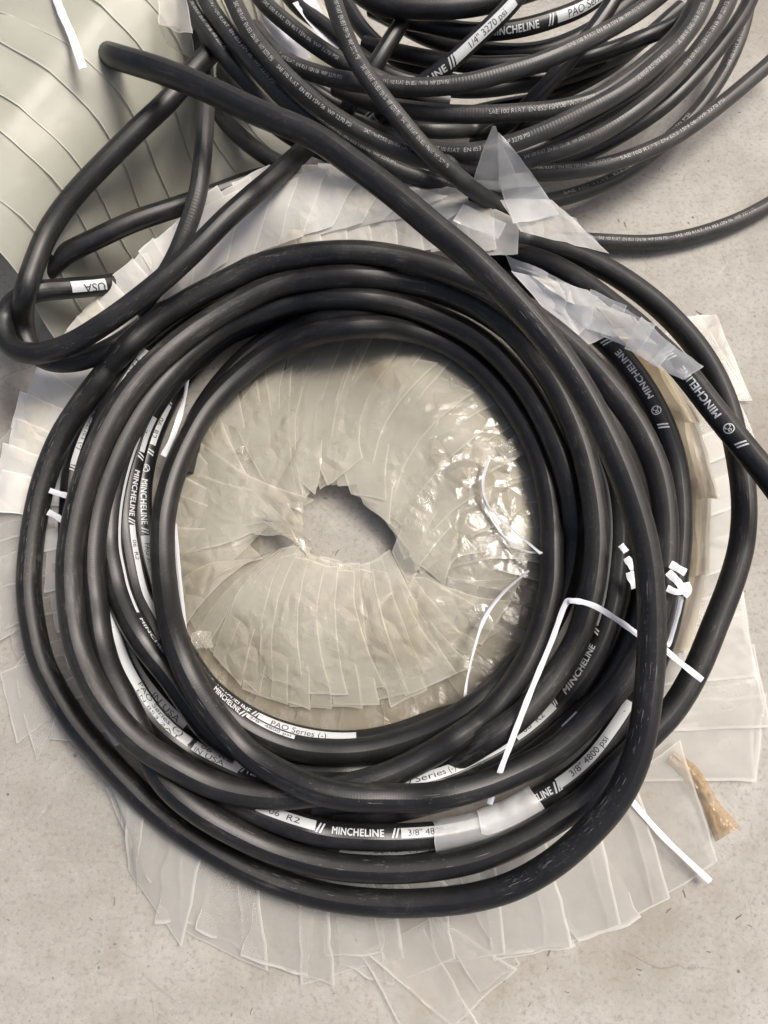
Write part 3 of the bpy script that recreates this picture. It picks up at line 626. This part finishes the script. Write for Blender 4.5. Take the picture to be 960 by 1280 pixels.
worn('T04', (335,8), (425,77), .001, .0036); worn('T05', (418,3), (450,82), .002, .0046); worn('T05', (455,90), (498,148), .002, .0046); worn('T05', (502,153), (556,208), .002, .0036)
worn('T06', (350,72), (430,101), .002); worn('T06', (480,107), (560,108), .003); worn('T06', (705,64), (800,14), .003)
worn('T07', (610,143), (740,125), .002, .004); worn('T08', (545,189), (660,172), .002, .0038); worn('T08', (790,104), (830,71), .001, .0048); worn('T08', (840,62), (875,14), .001, .0046)
worn('T09', (655,201), (735,175), .003); worn('T09', (850,88), (905,12), .001, .0045); worn('T11', (745,301), (830,301), .003); worn('T11', (840,299), (940,267), .003)

# chalky rub marks: broken flecks along the hose where it has been dragged
def flecks(nme, p0, p1, c, n, wid=.002, mat='chalk'):
    n = int(n*.6)
    d = S[nme]; s0, s1 = sorted((near(nme, p0), near(nme, p1))); V, F = [], []
    for _ in range(n):
        s = random.uniform(s0, s1); a = c+random.gauss(0, wid); L = random.choice([.001, .002, .003, .006, .012])*random.uniform(.5, 1.2); h = random.uniform(.0001, .0003)
        b = len(V); V += [(s, a), (s+L*.3, a+h), (s+L, a+h*.4), (s+L*.7, a-h*.7)]; F.append((b, b+1, b+2, b+3))
    V = np.array(V); W = surf(d, V[:, 0], V[:, 1], .0003)
    o = link('rub_mark', W, F, M[mat], d['obj'], smooth=False); o['kind'] = 'stuff'
flecks('A2', (70,865), (76,547), -.0075, 130, .0012); flecks('A2', (60,590), (330,330), .006, 150, .0012); flecks('A2', (330,330), (500,320), .003, 50, .002)
flecks('A2', (36,735), (58,591), .006, 60, .001); flecks('A1', (804,672), (772,997), -.004, 110, .004); flecks('A1', (772,997), (640,1107), -.003, 130, .004); flecks('A1', (640,385), (740,510), .002, 60, .003)
flecks('A4', (88,749), (150,507), .007, 60, .001); flecks('A4', (180,468), (300,377), .003, 90, .003); flecks('A3', (253,872), (595,984), .002, 60, .004); flecks('A5', (250,1015), (595,1073), .003, 60, .003); flecks('A5', (869,840), (930,625), .0, 40, .004)
flecks('L1', (317,243), (83,433), .002, 60, .003); flecks('A1', (480,1129), (128,944), -.004, 70, .003)

# ------------------------------------------------------------------ film
def nz(p, s, seed=0.): return noise.noise(Vector((p[0]*s+seed, p[1]*s-seed*.7, p[2]*s+seed*1.3)))
def patch(name, c4, mat, parent, nx=8, ny=6, amp=.0015, lift=(0, 0), seed=None, bow=0., ragged=.0008, bend=0.):
    """one sheet of film between four world corners (a b along the near edge, d c along the far edge)"""
    a, b, c, d = [np.array(q, float) for q in c4]; sd_ = random.uniform(0, 90) if seed is None else seed
    V = []; UV = [(i/nx, j/ny) for j in range(ny+1) for i in range(nx+1)]
    for j in range(ny+1):
        t = j/ny
        for i in range(nx+1):
            s = i/nx
            p = (a*(1-s)+b*s)*(1-t)+(d*(1-s)+c*s)*t
            if bend: sd2 = np.cross((d+c-a-b)*.5, [0, 0, 1.]); p = p+sd2/(np.linalg.norm(sd2)+1e-9)*bend*math.sin(math.pi*t*.9)
            e = 1 if (i in (0, nx) or j in (0, ny)) else 0
            h = amp*nz(p, 38, sd_)+amp*.5*nz(p, 95, sd_+9)
            h += bow*math.sin(math.pi*t)+lift[0]*(1-s)+lift[1]*s
            p = p+np.array([0, 0, h])
            if e: p = p+np.array([nz(p, 60, sd_+3), nz(p, 60, sd_+5), 0])*ragged*2
            p[2] = max(p[2], .0006+.0004*random.random())
            V.append(p)
    k = nx+1
    F = [(j*k+i, j*k+i+1, (j+1)*k+i+1, (j+1)*k+i) for j in range(ny) for i in range(nx)]
    return link(name, V, F, M[mat], parent, uvs=UV)
def resample(pts, n):
    P = np.array(pts, float); L = np.concatenate([[0], np.cumsum(np.linalg.norm(np.diff(P[:, :2], axis=0), axis=1))])
    s = np.linspace(0, L[-1], n); return np.stack([np.interp(s, L, P[:, k]) for k in range(3)], 1)
def shingles(outer, inner, n, mat, parent, over=.45, jit=4., lap=.0022, amp=.0015, bow=0., skew=0., mats=None, nx=6, ny=7, rag=.001, bend=0.):
    O = resample(outer, n+1); I = resample(inner, n+1)
    for i in range(n):
        mt = mats[i % len(mats)] if mats else mat
        j = lambda s=1.: np.array([random.uniform(-jit, jit)*s, random.uniform(-jit, jit)*s, random.uniform(-.0006, .0006)])
        dO = (O[i+1]-O[i])*over; dI = (I[i+1]-I[i])*over
        sk = (I[i+1]-I[i])*skew
        q = [O[i]+j(), O[i+1]+dO+j(), I[i+1]+dI+sk+j(.5), I[i]+sk+j(.5)]
        patch('film_fold', [at(*x) for x in q], mt, parent, nx, ny, amp, (0, lap), bow=bow, ragged=rag, bend=bend*random.uniform(.4, 1.5))

# the fan of film inside the coil
fan = thing('film_fan', 'fan of pearly overlapping plastic film spread inside the coil round a ragged hole', 'plastic film', tuple(at(449, 680, 0)))
cx, cy = 449, 680
def circ(r0, r1, z, a0, a1, n=40, cx_=449, cy_=680):
    return [(cx_+r0*math.cos(math.radians(a0+(a1-a0)*i/n)), cy_+r1*math.sin(math.radians(a0+(a1-a0)*i/n)), z) for i in range(n+1)]
# yellowed under-layer right out to the hose
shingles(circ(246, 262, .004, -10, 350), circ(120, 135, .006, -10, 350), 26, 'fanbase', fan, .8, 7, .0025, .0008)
# upper half, from the left round over the top to the right side; hole edge inside
outer = circ(240, 258, .008, 168, 362, 60)
inner = [(322,672,.014),(335,650,.015),(360,645,.017),(379,680,.014),(380,650,.017),(383,628,.018),(393,614,.019),(419,606,.020),(440,612,.02),(462,630,.018),(478,645,.017),(492,664,.016),(497,682,.015),(520,700,.014)]
shingles(outer, inner, 24, 'fan', fan, 1.3, 7, .0026, .0012, .008, .6, nx=8, ny=10, rag=.0006, bend=.011)
shingles(circ(215, 232, .012, 176, 352, 60), [(x+random.uniform(-3, 3), y+random.uniform(-3, 3), z+.004) for x, y, z in inner], 15, 'fan', fan, 1.2, 12, .003, .0014, .010, .9, nx=8, ny=10, rag=.0006, bend=.011)
shingles(circ(150, 160, .016, 190, 345, 60), [(x+random.uniform(-3, 3), y+random.uniform(-3, 3), z+.007) for x, y, z in inner[2:]], 11, 'fan', fan, 1.1, 14, .0025, .0016, .006, 1.0, nx=7, ny=10, rag=.0006, bend=.011)
# lower half: milky panels that end in a scalloped arc
outer = [(222,705,.010),(228,760,.010),(250,805,.010),(285,842,.010),(330,868,.010),(380,882,.010),(440,886,.010),(500,875,.010),(560,848,.010),(605,803,.010),(640,745,.010),(655,690,.010)]
inner = [(318,690,.014),(325,700,.016),(345,692,.018),(377,682,.02),(400,695,.02),(440,708,.018),(462,700,.016),(488,690,.016),(492,705,.016),(510,715,.015),(535,712,.015),(560,700,.013)]
shingles(outer, inner, 21, 'fan', fan, .9, 7, .003, .0011, .009, -.5, nx=7, ny=10, rag=.0006, bend=-.007)
outer2 = [(285,790,.014),(310,825,.014),(350,850,.014),(395,862,.014),(440,866,.014),(500,855,.014),(545,825,.014),(580,785,.014)]
inner2 = [(330,705,.02),(365,698,.022),(400,702,.022),(440,712,.02),(480,716,.018),(510,722,.018),(530,720,.017)]
shingles(outer2, inner2, 11, 'fan', fan, .8, 9, .003, .0015, .010, -.3, nx=7, ny=10, rag=.0006, bend=-.007)
# the loose square ends right of the hole
for q in ([(505,655,.022),(590,640,.02),(588,680,.017),(512,690,.02)], [(480,628,.024),(560,600,.022),(586,665,.019),(505,668,.022)], [(520,620,.026),(580,615,.022),(592,660,.019),(530,668,.022)]):
    patch('film_fold', [at(*x) for x in q], 'crumple', fan, 10, 10, .003)
for q in ([(512,688,.02),(582,676,.018),(588,702,.016),(520,712,.018)], [(470,605,.02),(530,575,.018),(560,612,.02),(498,640,.022)], [(545,665,.016),(600,650,.015),(604,700,.014),(556,706,.015)]):
    patch('film_fold', [at(*x) for x in q], 'fan', fan, 8, 8, .0015)
# crumpled places that catch the light
for x_, y_, r_ in ((312,580,26), (330,612,20), (390,560,24), (470,590,26), (640,562,20), (620,600,24), (575,735,30), (530,762,24), (450,782,34), (365,805,26), (600,770,22), (255,800,14), (430,535,28)):
    a_ = random.uniform(0, 3); q = [(x_+r_*math.cos(a_+k*math.pi/2)*random.uniform(.8, 1.2), y_+r_*math.sin(a_+k*math.pi/2)*random.uniform(.8, 1.2), .021) for k in range(4)]
    patch('film_fold', [at(*x) for x in q[::-1]], 'crumple', fan, 12, 12, .0034, ragged=.003)

# the milky collar that still wraps the outside of the coil, upper left to top
collar = thing('film_collar', 'milky white collar of overlapping film folds round the upper left of the coil', 'plastic film', tuple(at(250, 330, 0)))
outer = [(-12,640,.01),(8,560,.014),(22,510,.02),(45,462,.03),(78,425,.04),(110,385,.05),(138,350,.058),(172,312,.064),(208,285,.068),(255,250,.072),(300,224,.076),(350,208,.08),(400,205,.084),(460,212,.086),(520,226,.086),(580,246,.084),(630,270,.08)]
inner = [(52,640,.006),(62,590,.01),(85,545,.014),(115,500,.02),(150,455,.028),(180,425,.036),(215,398,.042),(250,378,.05),(290,358,.056),(330,342,.06),(370,335,.064),(420,332,.066),(470,325,.068),(520,318,.07),(560,315,.07),(600,315,.07),(640,318,.07)]
shingles(outer, inner, 25, 'collar', collar, .55, 5, .003, .0015, .006, -.35)
outer = [(255,262,.076),(300,240,.08),(350,225,.084),(400,222,.088),(460,228,.090),(520,240,.09),(575,256,.088)]
inner = [(255,350,.062),(300,325,.068),(345,308,.072),(395,292,.078),(450,284,.080),(505,276,.082),(545,285,.082)]
shingles(outer, inner, 9, 'collar', collar, .6, 6, .004, .0015, .004, -.5)

# film over the two printed hoses, upper right
strip = thing('film_strip', 'torn strip of clear film over two printed hoses at the upper right edge', 'plastic film', tuple(at(750, 400, 0)))
shingles([(628,322,.098),(690,345,.1),(740,365,.1),(790,392,.1),(845,432,.1),(862,448,.1)], [(640,345,.086),(680,375,.086),(720,405,.086),(765,425,.086),(812,455,.088),(838,472,.09)], 7, 'clear', strip, .45, 5, .003, .002)
for q, m_ in (([(640,338,.094),(700,352,.096),(745,398,.086),(715,428,.082)], 'clear'), ([(700,380,.09),(745,385,.09),(762,420,.084),(728,432,.08)], 'clear'), ([(665,345,.1),(735,362,.1),(768,390,.094),(708,378,.094)], 'collar'), ([(735,372,.1),(792,398,.1),(820,432,.094),(770,412,.092)], 'collar')):
    patch('film_fold', [at(*x) for x in q], m_, strip, 7, 6, .002)
# pointed flap
flap = thing('film_flap', 'pointed stiff flap of clear film sticking up between the two coils', 'plastic film', tuple(at(620, 250, 0)))
def tri_patch(pts, mat, parent, amp=.002, n=8): patch('film_fold', [at(*q) for q in pts], mat, parent, n, n, amp)
tri_patch([(586,238,.10),(652,235,.106),(619,158,.19),(615,158,.19)], 'clear', flap)
tri_patch([(624,236,.102),(680,238,.106),(630,172,.165),(622,165,.175)], 'clear', flap)
tri_patch([(625,250,.1),(690,248,.104),(762,316,.085),(650,290,.09)], 'collar', flap)
tri_patch([(622,222,.104),(662,215,.116),(700,268,.1),(640,280,.096)], 'clear', flap)
tri_patch([(580,255,.098),(632,280,.096),(622,298,.09),(566,275,.094)], 'clear', flap)
tri_patch([(700,268,.096),(720,272,.096),(760,318,.084),(735,300,.086)], 'clear', flap)

# sheets lying on the floor round the coil
side = thing('film_sheets', 'flat see-through film sheets lying on the concrete to the right of the coil', 'plastic film', tuple(at(890, 650, 0)))
shingles([(868,395,.003),(905,440,.003),(930,500,.003),(925,560,.003),(915,620,.003),(915,680,.003),(925,740,.003),(940,800,.003),(955,870,.003),(945,940,.003)],
         [(780,430,.006),(800,470,.006),(815,520,.006),(830,580,.006),(840,640,.006),(840,700,.006),(825,760,.006),(810,820,.006),(790,880,.006),(770,930,.006)], 8, 'floor_film', side, .6, 7, .002, .0015, 0, .2)
for q in ([(850,398,.004),(895,392,.004),(940,500,.004),(910,505,.004)], [(862,452,.006),(905,450,.006),(938,498,.005),(880,505,.005)], [(860,760,.004),(930,770,.004),(955,880,.004),(850,900,.004)], [(820,870,.004),(940,850,.003),(945,968,.003),(800,965,.004)], [(815,780,.007),(905,810,.005),(925,850,.004),(830,880,.006)]):
    patch('film_fold', [at(*x) for x in q], 'sheet', side, 8, 8, .0025)
# tan, thicker layers standing against the coil
edge = thing('film_edge', 'tan-yellow layered film edge standing against the right side of the coil', 'plastic film', tuple(at(865, 640, 0)))
for k_ in range(5):
    o_ = k_*5
    shingles([(800+o_,425,.05-.008*k_),(838+o_,480,.05-.008*k_),(862+o_,540,.05-.008*k_),(872+o_,600,.048-.008*k_),(872+o_,670,.046-.008*k_),(862+o_,730,.042-.008*k_),(845+o_,790,.038-.007*k_)],
             [(770,420,.03),(808,480,.028),(830,540,.026),(840,600,.025),(842,670,.024),(835,730,.022),(820,790,.02)], 4, 'tan', edge, .25, 3, .002, .002)

bottom = thing('film_skirt', 'skirt of clear pleated film spread on the concrete below the coil', 'plastic film', tuple(at(480, 1170, 0)))
shingles([(160,1000,.004),(165,1080,.003),(190,1150,.003),(245,1165,.003),(300,1200,.003),(350,1215,.003),(420,1228,.003),(470,1210,.003)],
         [(100,925,.01),(130,960,.012),(175,1000,.012),(235,1040,.012),(290,1070,.012),(340,1090,.012),(400,1100,.012),(450,1100,.012)], 5, 'floor_film', bottom, .4, 12, .003, .002, .003, .1)
for q in ([(193,1150,.005),(215,1040,.012),(265,1060,.012),(262,1158,.004)], [(245,1163,.006),(272,1062,.012),(325,1085,.012),(330,1198,.004)], [(300,1195,.007),(330,1088,.013),(400,1100,.013),(385,1222,.004)], [(404,1195,.006),(404,1110,.013),(475,1105,.013),(480,1192,.005)], [(425,1205,.005),(420,1150,.008),(500,1150,.008),(490,1232,.003)], [(158,1040,.003),(150,975,.014),(200,1015,.014),(192,1100,.003)]):
    patch('film_fold', [at(*x) for x in q], random.choice(['floor_film', 'sheet']), bottom, 9, 9, .0028, (random.uniform(0, .004), random.uniform(0, .004)), ragged=.002)
shingles([(480,1235,.003),(560,1200,.003),(640,1192,.003),(715,1180,.003),(790,1150,.003),(850,1112,.003),(872,1085,.003)],
         [(450,1095,.012),(520,1085,.012),(600,1075,.012),(680,1045,.014),(740,1010,.014),(790,970,.014),(825,940,.012)], 6, 'floor_film', bottom, .3, 8, .003, .0015, .002, .1)
for q in ([(720,1180,.004),(640,1050,.012),(725,1000,.012),(800,1150,.003)], [(620,1195,.005),(570,1085,.012),(650,1060,.012),(722,1180,.003)]):
    patch('film_fold', [at(*x) for x in q], random.choice(['floor_film', 'sheet']), bottom, 9, 9, .0028, (random.uniform(0, .004), random.uniform(0, .004)), ragged=.002)
for q in ([(455,1190,.007),(545,1145,.007),(645,1212,.004),(565,1285,.004)], [(450,1192,.006),(530,1160,.006),(600,1285,.004),(510,1300,.004)], [(355,1118,.006),(420,1120,.006),(438,1150,.004),(385,1152,.004)], [(540,1150,.005),(600,1130,.006),(650,1205,.004),(600,1240,.004)]):
    patch('film_fold', [at(*x) for x in q], 'sheet', bottom, 9, 9, .003)
# milky folds seen in the gap below the coil, between the two lowest hoses
shingles([(250,1062,.010),(330,1098,.010),(420,1115,.010),(500,1115,.010),(580,1105,.010),(660,1075,.010),(740,1020,.010)], [(220,1000,.016),(300,1040,.016),(400,1070,.016),(500,1078,.016),(580,1068,.016),(650,1040,.016),(715,985,.016)], 12, 'collar', bottom, .4, 3, .002, .0015)

left = thing('film_drape', 'clear film sheets hanging out from under the left side of the coil', 'plastic film', tuple(at(40, 780, 0)))
shingles([(-8,600,.004),(-6,680,.004),(-4,750,.004),(14,800,.004),(40,850,.004),(75,900,.004)], [(80,580,.012),(80,650,.012),(80,720,.012),(90,780,.012),(105,840,.012),(130,890,.012)], 6, 'floor_film', left, .5, 6, .002, .002, .002)
shingles([(70,560,.012),(60,640,.012),(58,720,.012),(70,790,.012),(95,850,.012),(135,915,.012)], [(110,560,.014),(100,640,.014),(98,720,.014),(105,780,.014),(128,840,.014),(165,900,.014)], 7, 'clear', left, .4, 3, .002, .002)
for q in ([(15,835,.006),(45,805,.01),(75,888,.006),(46,952,.004)], [(0,840,.004),(40,825,.008),(70,890,.006),(20,930,.004)], [(62,925,.004),(75,880,.012),(110,910,.01),(90,925,.004)], [(132,985,.006),(150,980,.014),(192,1040,.012),(158,1042,.005)], [(-5,630,.006),(35,600,.012),(45,700,.01),(0,720,.006)], [(-8,700,.006),(40,680,.012),(52,770,.01),(-4,800,.005)], [(-10,560,.008),(30,520,.016),(50,600,.014),(-4,640,.008)]):
    patch('film_fold', [at(*x) for x in q], 'sheet', left, 8, 8, .0025)

# film sleeve round the printed hose, bottom right
def wrap(nme, p0, p1, a0, a1, off, mat, parent):
    d = S[nme]; s0, s1 = sorted((near(nme, p0), near(nme, p1))); n, m = 14, 12
    sg = np.repeat(np.linspace(s0, s1, n), m); ag = np.tile(np.linspace(a0, a1, m), n)
    V = surf(d, sg, ag, off)
    for i in range(len(V)):
        V[i] += np.array([0, 0, 1])*abs(nz(V[i], 60, 4.))*.003
        if sg[i] in (s0, s1): V[i] += np.array([nz(V[i], 50, 2.), nz(V[i], 50, 7.), 0])*.004
    F = [(i*m+j, (i+1)*m+j, (i+1)*m+j+1, i*m+j+1) for i in range(n-1) for j in range(m-1)]
    return link('film_fold', V, F, M[mat], parent, uvs=[((i % m)/(m-1), (i//m)/(n-1)) for i in range(n*m)])
sl_ = thing('film_sleeve', 'short clear film sleeve wrapped over the printed hose at the bottom of the coil', 'plastic film', tuple(at(600, 1030, 0)))
wrap('A7', (540,1045), (668,1002), -.016, .014, .0016, 'clear', sl_)
wrap('A7', (600,1036), (672,1002), -.018, .006, .0028, 'clear', sl_)

# browned twist of film, lower right
tw = []
ctr = resample([(838,945,.008),(862,965,.008),(880,990,.007),(893,1015,.006),(910,1043,.004)], 22); wd = np.interp(np.linspace(0, 1, 22), [0, .3, .6, .85, 1], [9, 12, 9, 15, 18])
V, F = [], []
for i, c_ in enumerate(ctr):
    dirp = ctr[min(i+1, 21)][:2]-ctr[max(i-1, 0)][:2]; nrm = np.array([-dirp[1], dirp[0]])/np.linalg.norm(dirp)
    for j in range(9):
        t = -1+2*j/8
        V.append(at(c_[0]+nrm[0]*wd[i]*t, c_[1]+nrm[1]*wd[i]*t, .0055+.006*abs(nz((i*.3, j*.9, 0), 1.0, 3))+.004*(1-t*t)))
F = [(i*9+j, i*9+j+1, (i+1)*9+j+1, (i+1)*9+j) for i in range(21) for j in range(8)]
tag(link('film_twist', V, F, M['brown'], uvs=[((i % 9)/8*.8+.1, (i//9)/21*.9+.05) for i in range(22*9)]), 'browned twisted scrap of film on the concrete at the lower right', 'plastic film')

# ------------------------------------------------------------------ the film-wrapped roll, upper left
roll = thing('wrapped_roll', 'large roll wrapped in overlapping greyish film in the upper left corner', 'wrapped roll', tuple(at(60, 150, 0)))
A0 = at(330, -60, .095); A1 = at(-120, 520, .095); A0[2] = A1[2] = 0
ax = (A1-A0); LEN = np.linalg.norm(ax); ax /= LEN; rt = np.cross(ax, [0, 0, 1.]); rt /= np.linalg.norm(rt)
if np.dot(rt, at(250, 300, 0)-A0) < 0: rt = -rt
PRO = np.array([(-.24, .05), (-.20, .105), (-.15, .135), (-.10, .148), (-.05, .143), (-.02, .122), (-.004, .097), (.006, .080), (.014, .05), (.026, .022), (.05, .008), (.095, .003)])
pl = np.concatenate([[0], np.cumsum(np.linalg.norm(np.diff(PRO, axis=0), axis=1))]); pu = pl/pl[-1]
nb = 15; send = float(np.dot(at(36, 338, .095)-A0, ax))
for i in range(nb):
    s0 = LEN*(i-2)/nb; s1 = s0+LEN*1.75/nb
    s0 += random.uniform(-.006, .006); s1 += random.uniform(-.004, .010)
    if s1 > send+.032: break
    V, UV = [], []; n, m = 40, 6
    ph = random.uniform(0, 6)
    for j in range(m):
        t = j/(m-1)
        for q in range(n):
            f = q/(n-1); x = np.interp(f, pu, PRO[:, 0]); z = np.interp(f, pu, PRO[:, 1])
            lean = .05*(f-.5)+.010*math.sin(f*7+ph*.1)+.022*max(0, f-.62)
            al = (s0+(s1-s0)*t)/LEN*26; zz = z+.0030*t**1.3*(1 if f < .8 else .4)+.004*nz((f*4, al*.6, 0), 1.2, 5)+.0022*nz((f*15, al, 0), 1., 2)+.0006*nz((f*11, i*3.1, t), 1., 4)*t
            p = A0+ax*(s0+(s1-s0)*t+lean+.003*nz((f*9, i*2.3, 0), 1, 8)*t)+rt*(x+.002*nz((f*6, al*.5, 0), 1, 8)+(.0035*t if f > .6 else 0))+np.array([0, 0, zz])
            p[2] = max(p[2], .002+.001*i/nb)
            V.append(p); UV.append((f*.9+.05, t))
    F = [(j*n+q, j*n+q+1, (j+1)*n+q+1, (j+1)*n+q) for j in range(m-1) for q in range(n-1)]
    link('film_fold', V, F, M['roll'], roll, uvs=UV)
# crumpled end by the braided coil
cr = thing('crumpled_film', 'crumpled greyish sheet tucked between the wrapped roll and the braided coil', 'plastic film', tuple(at(220, 40, 0)))
for q in ([(198,-10,.14),(232,-8,.14),(242,45,.13),(200,34,.135)], [(200,32,.135),(240,44,.13),(244,75,.11),(206,52,.12)]): patch('film_fold', [at(*x) for x in q], 'sheet', cr, 8, 8, .006)
# paper tag in the braided coil
pt = thing('paper_tag', 'folded white paper tag caught among the braided hoses', 'tag', tuple(at(345, 30, 0)))
patch('sheet', [at(*x) for x in [(318,0,.102),(336,-8,.1),(372,48,.1),(345,58,.104)]], 'paper', pt, 8, 8, .004)
patch('fold', [at(*x) for x in [(345,57,.104),(368,46,.1),(388,72,.094),(378,76,.094)]], 'paper', pt, 6, 6, .004)
patch('fold', [at(*x) for x in [(365,2,.1),(392,-5,.1),(428,60,.09),(415,62,.09)]], 'paper', pt, 6, 6, .004)

# ------------------------------------------------------------------ straps
def strap(label, pts, wpx=6., name='tie_strap', twist=None, mat='strap', group='white plastic tie straps', parent=None, th=.00025):
    P = np.array(pts, float); n = 14*(len(P)-1)
    E = np.vstack([2*P[0]-P[1], P, 2*P[-1]-P[-2]]); R = []
    for i in range(1, len(E)-2):
        for t in np.linspace(0, 1, 14, endpoint=False):
            p0, p1, p2, p3 = E[i-1:i+3]
            R.append(.5*((2*p1)+(-p0+p2)*t+(2*p0-5*p1+4*p2-p3)*t*t+(-p0+3*p1-3*p2+p3)*t**3))
    R.append(P[-1]); R = np.array(R); W = np.array([at(*q) for q in R]); T = tangents(W)
    V, F = [], []
    for i in range(len(W)):
        nv = np.array([0, 0, 1.])*.8+.2*(CAMP-W[i])/np.linalg.norm(CAMP-W[i]); nv -= T[i]*np.dot(nv, T[i]); nv /= np.linalg.norm(nv); b = np.cross(nv, T[i])
        f = i/(len(W)-1); a = (twist(f) if twist else .15*math.sin(f*7))
        b2 = b*math.cos(a)+nv*math.sin(a); n2 = nv*math.cos(a)-b*math.sin(a)
        hw = wpx*.5*.00058*(1+.22*nz((i*.21, wpx, len(W)), 1.0, 3.3))
        crease = .0004
        V += [W[i]-b2*hw-n2*th/2, W[i]-n2*th/2-n2*crease*0, W[i]+b2*hw-n2*th/2, W[i]+b2*hw+n2*th/2, W[i]+n2*(th/2+crease), W[i]-b2*hw+n2*th/2]
    for i in range(len(W)-1):
        for j in range(6): F.append((i*6+j, i*6+(j+1) % 6, (i+1)*6+(j+1) % 6, (i+1)*6+j))
    F += [(5, 4, 3, 2, 1, 0), tuple((len(W)-1)*6+j for j in range(6))]
    o = link(name, V, F, M[mat], parent, smooth=False)
    if parent is None: tag(o, label, 'strap', group)
    return o
strap('long white strap bent over the dark hoses, running down to the bottom printed hoses', [(612,1005,.06),(625,965,.076),(640,925,.078),(664,863,.08),(690,800,.082),(706,757,.086),(716,751,.09),(742,757,.092),(772,775,.09),(800,795,.086)], 7)
strap('white strap end poking out between the right hoses toward the outer loop', [(812,800,.085),(832,813,.085),(850,828,.083),(878,850,.078)], 8)
strap('narrow white strap hanging over the inner film from the right, tapered pale end up', [(581,884,.03),(583,855,.03),(592,815,.032),(605,775,.034),(628,742,.036),(661,713,.04)], 5, twist=lambda f: .9*math.sin(f*5))
strap('two-tailed clear strap curling at the right inside of the film fan', [(676,692,.036),(650,670,.034),(622,645,.032),(607,625,.032),(604,600,.034),(612,570,.034)], 5, twist=lambda f: .5+.5*math.sin(f*4))
strap('thin clear strap tail curving to the right hose at the inside of the fan', [(678,691,.034),(655,688,.032),(630,670,.03),(610,640,.03),(604,620,.032)], 4, twist=lambda f: .6)
strap('straight white strap lying on the film skirt at the lower right', [(748,945,.02),(757,965,.02),(786,997,.018),(830,1047,.014),(888,1102,.010)], 8)
strap('flat white strap on the wrapped roll by the diagonal hose', [(66,-14,.152),(78,18,.154),(90,45,.154),(104,86,.150)], 11)
strap('short clear strap caught inside the left hoses near the inner ring', [(236,455,.03),(232,490,.03),(226,515,.03),(216,545,.03),(204,570,.028)], 8, twist=lambda f: .7*math.sin(f*6))
strap('pale strap edge along the inside left of the inner ring', [(218,655,.02),(221,690,.02),(225,730,.02),(231,790,.02)], 8, twist=lambda f: .4)
strap('pair of white strap stubs between the left outer hoses, lower one', [(60,640,.034),(70,645,.034),(84,655,.034)], 9)
strap('pair of white strap stubs between the left outer hoses, upper one', [(62,613,.034),(74,617,.034),(86,620,.034)], 8)
kn = thing('strap_knot', 'knotted bunch of white straps between the hoses right of the coil', 'strap', tuple(at(830, 725, 0)), 'white plastic tie straps')
for pts, w_ in (([(776,681,.075),(783,690,.075)], 9), ([(783,697,.075),(793,712,.075)], 10), ([(787,715,.06),(795,735,.06)], 12), ([(838,705,.085),(850,712,.085),(857,716,.084)], 10), ([(835,715,.085),(848,728,.086),(856,740,.085)], 10), ([(834,735,.085),(846,740,.086),(858,735,.085)], 9), ([(852,745,.083),(848,765,.075),(838,800,.06),(834,808,.06)], 6), ([(858,728,.085),(861,738,.086),(855,745,.085)], 8)):
    strap('', pts, w_, name='strap_end', parent=kn)

# ------------------------------------------------------------------ grit on the floor
gv, gf = [], []
def bit(p, r):
    b = len(gv); 
    for dx, dy, dz in ((1, 0, .3), (-.3, .9, .25), (-.8, -.5, .35), (.1, 0, 1.0)):
        gv.append((p[0]+dx*r*random.uniform(.6, 1.2), p[1]+dy*r*random.uniform(.6, 1.2), dz*r*.8))
    gf.extend([(b, b+1, b+3), (b+1, b+2, b+3), (b+2, b, b+3)])
for _ in range(420):
    px, py = random.uniform(-20, 980), random.uniform(-20, 1300); bit(at(px, py, 0), random.choice([.0003, .0004, .0005, .0008]))
for _ in range(60): bit(at(random.gauss(880, 12), random.gauss(1050, 14), 0), random.choice([.0003, .0005]))
for _ in range(170):
    p = at(random.uniform(-10, 970), random.uniform(-10, 1290), 0); a_ = random.uniform(0, 3.14); L = random.uniform(.0008, .0035); t_ = random.uniform(.00015, .0004); b = len(gv)
    for q in range(5):
        f = q/4-.5; wv = random.uniform(-.2, .2)*L
        gv += [(p[0]+math.cos(a_)*f*L*2+math.sin(a_)*(wv+t_), p[1]+math.sin(a_)*f*L*2-math.cos(a_)*(wv+t_), .0004), (p[0]+math.cos(a_)*f*L*2+math.sin(a_)*(wv-t_), p[1]+math.sin(a_)*f*L*2-math.cos(a_)*(wv-t_), .0007)]
    gf.extend([(b+2*q, b+2*q+1, b+2*q+3, b+2*q+2) for q in range(4)])
M['grit'] = paint('grit', (.16, .14, .12), .9, .2, (.05, .045, .04))
gr = link('floor_grit', gv, gf, M['grit'], smooth=False); gr['kind'] = 'stuff'
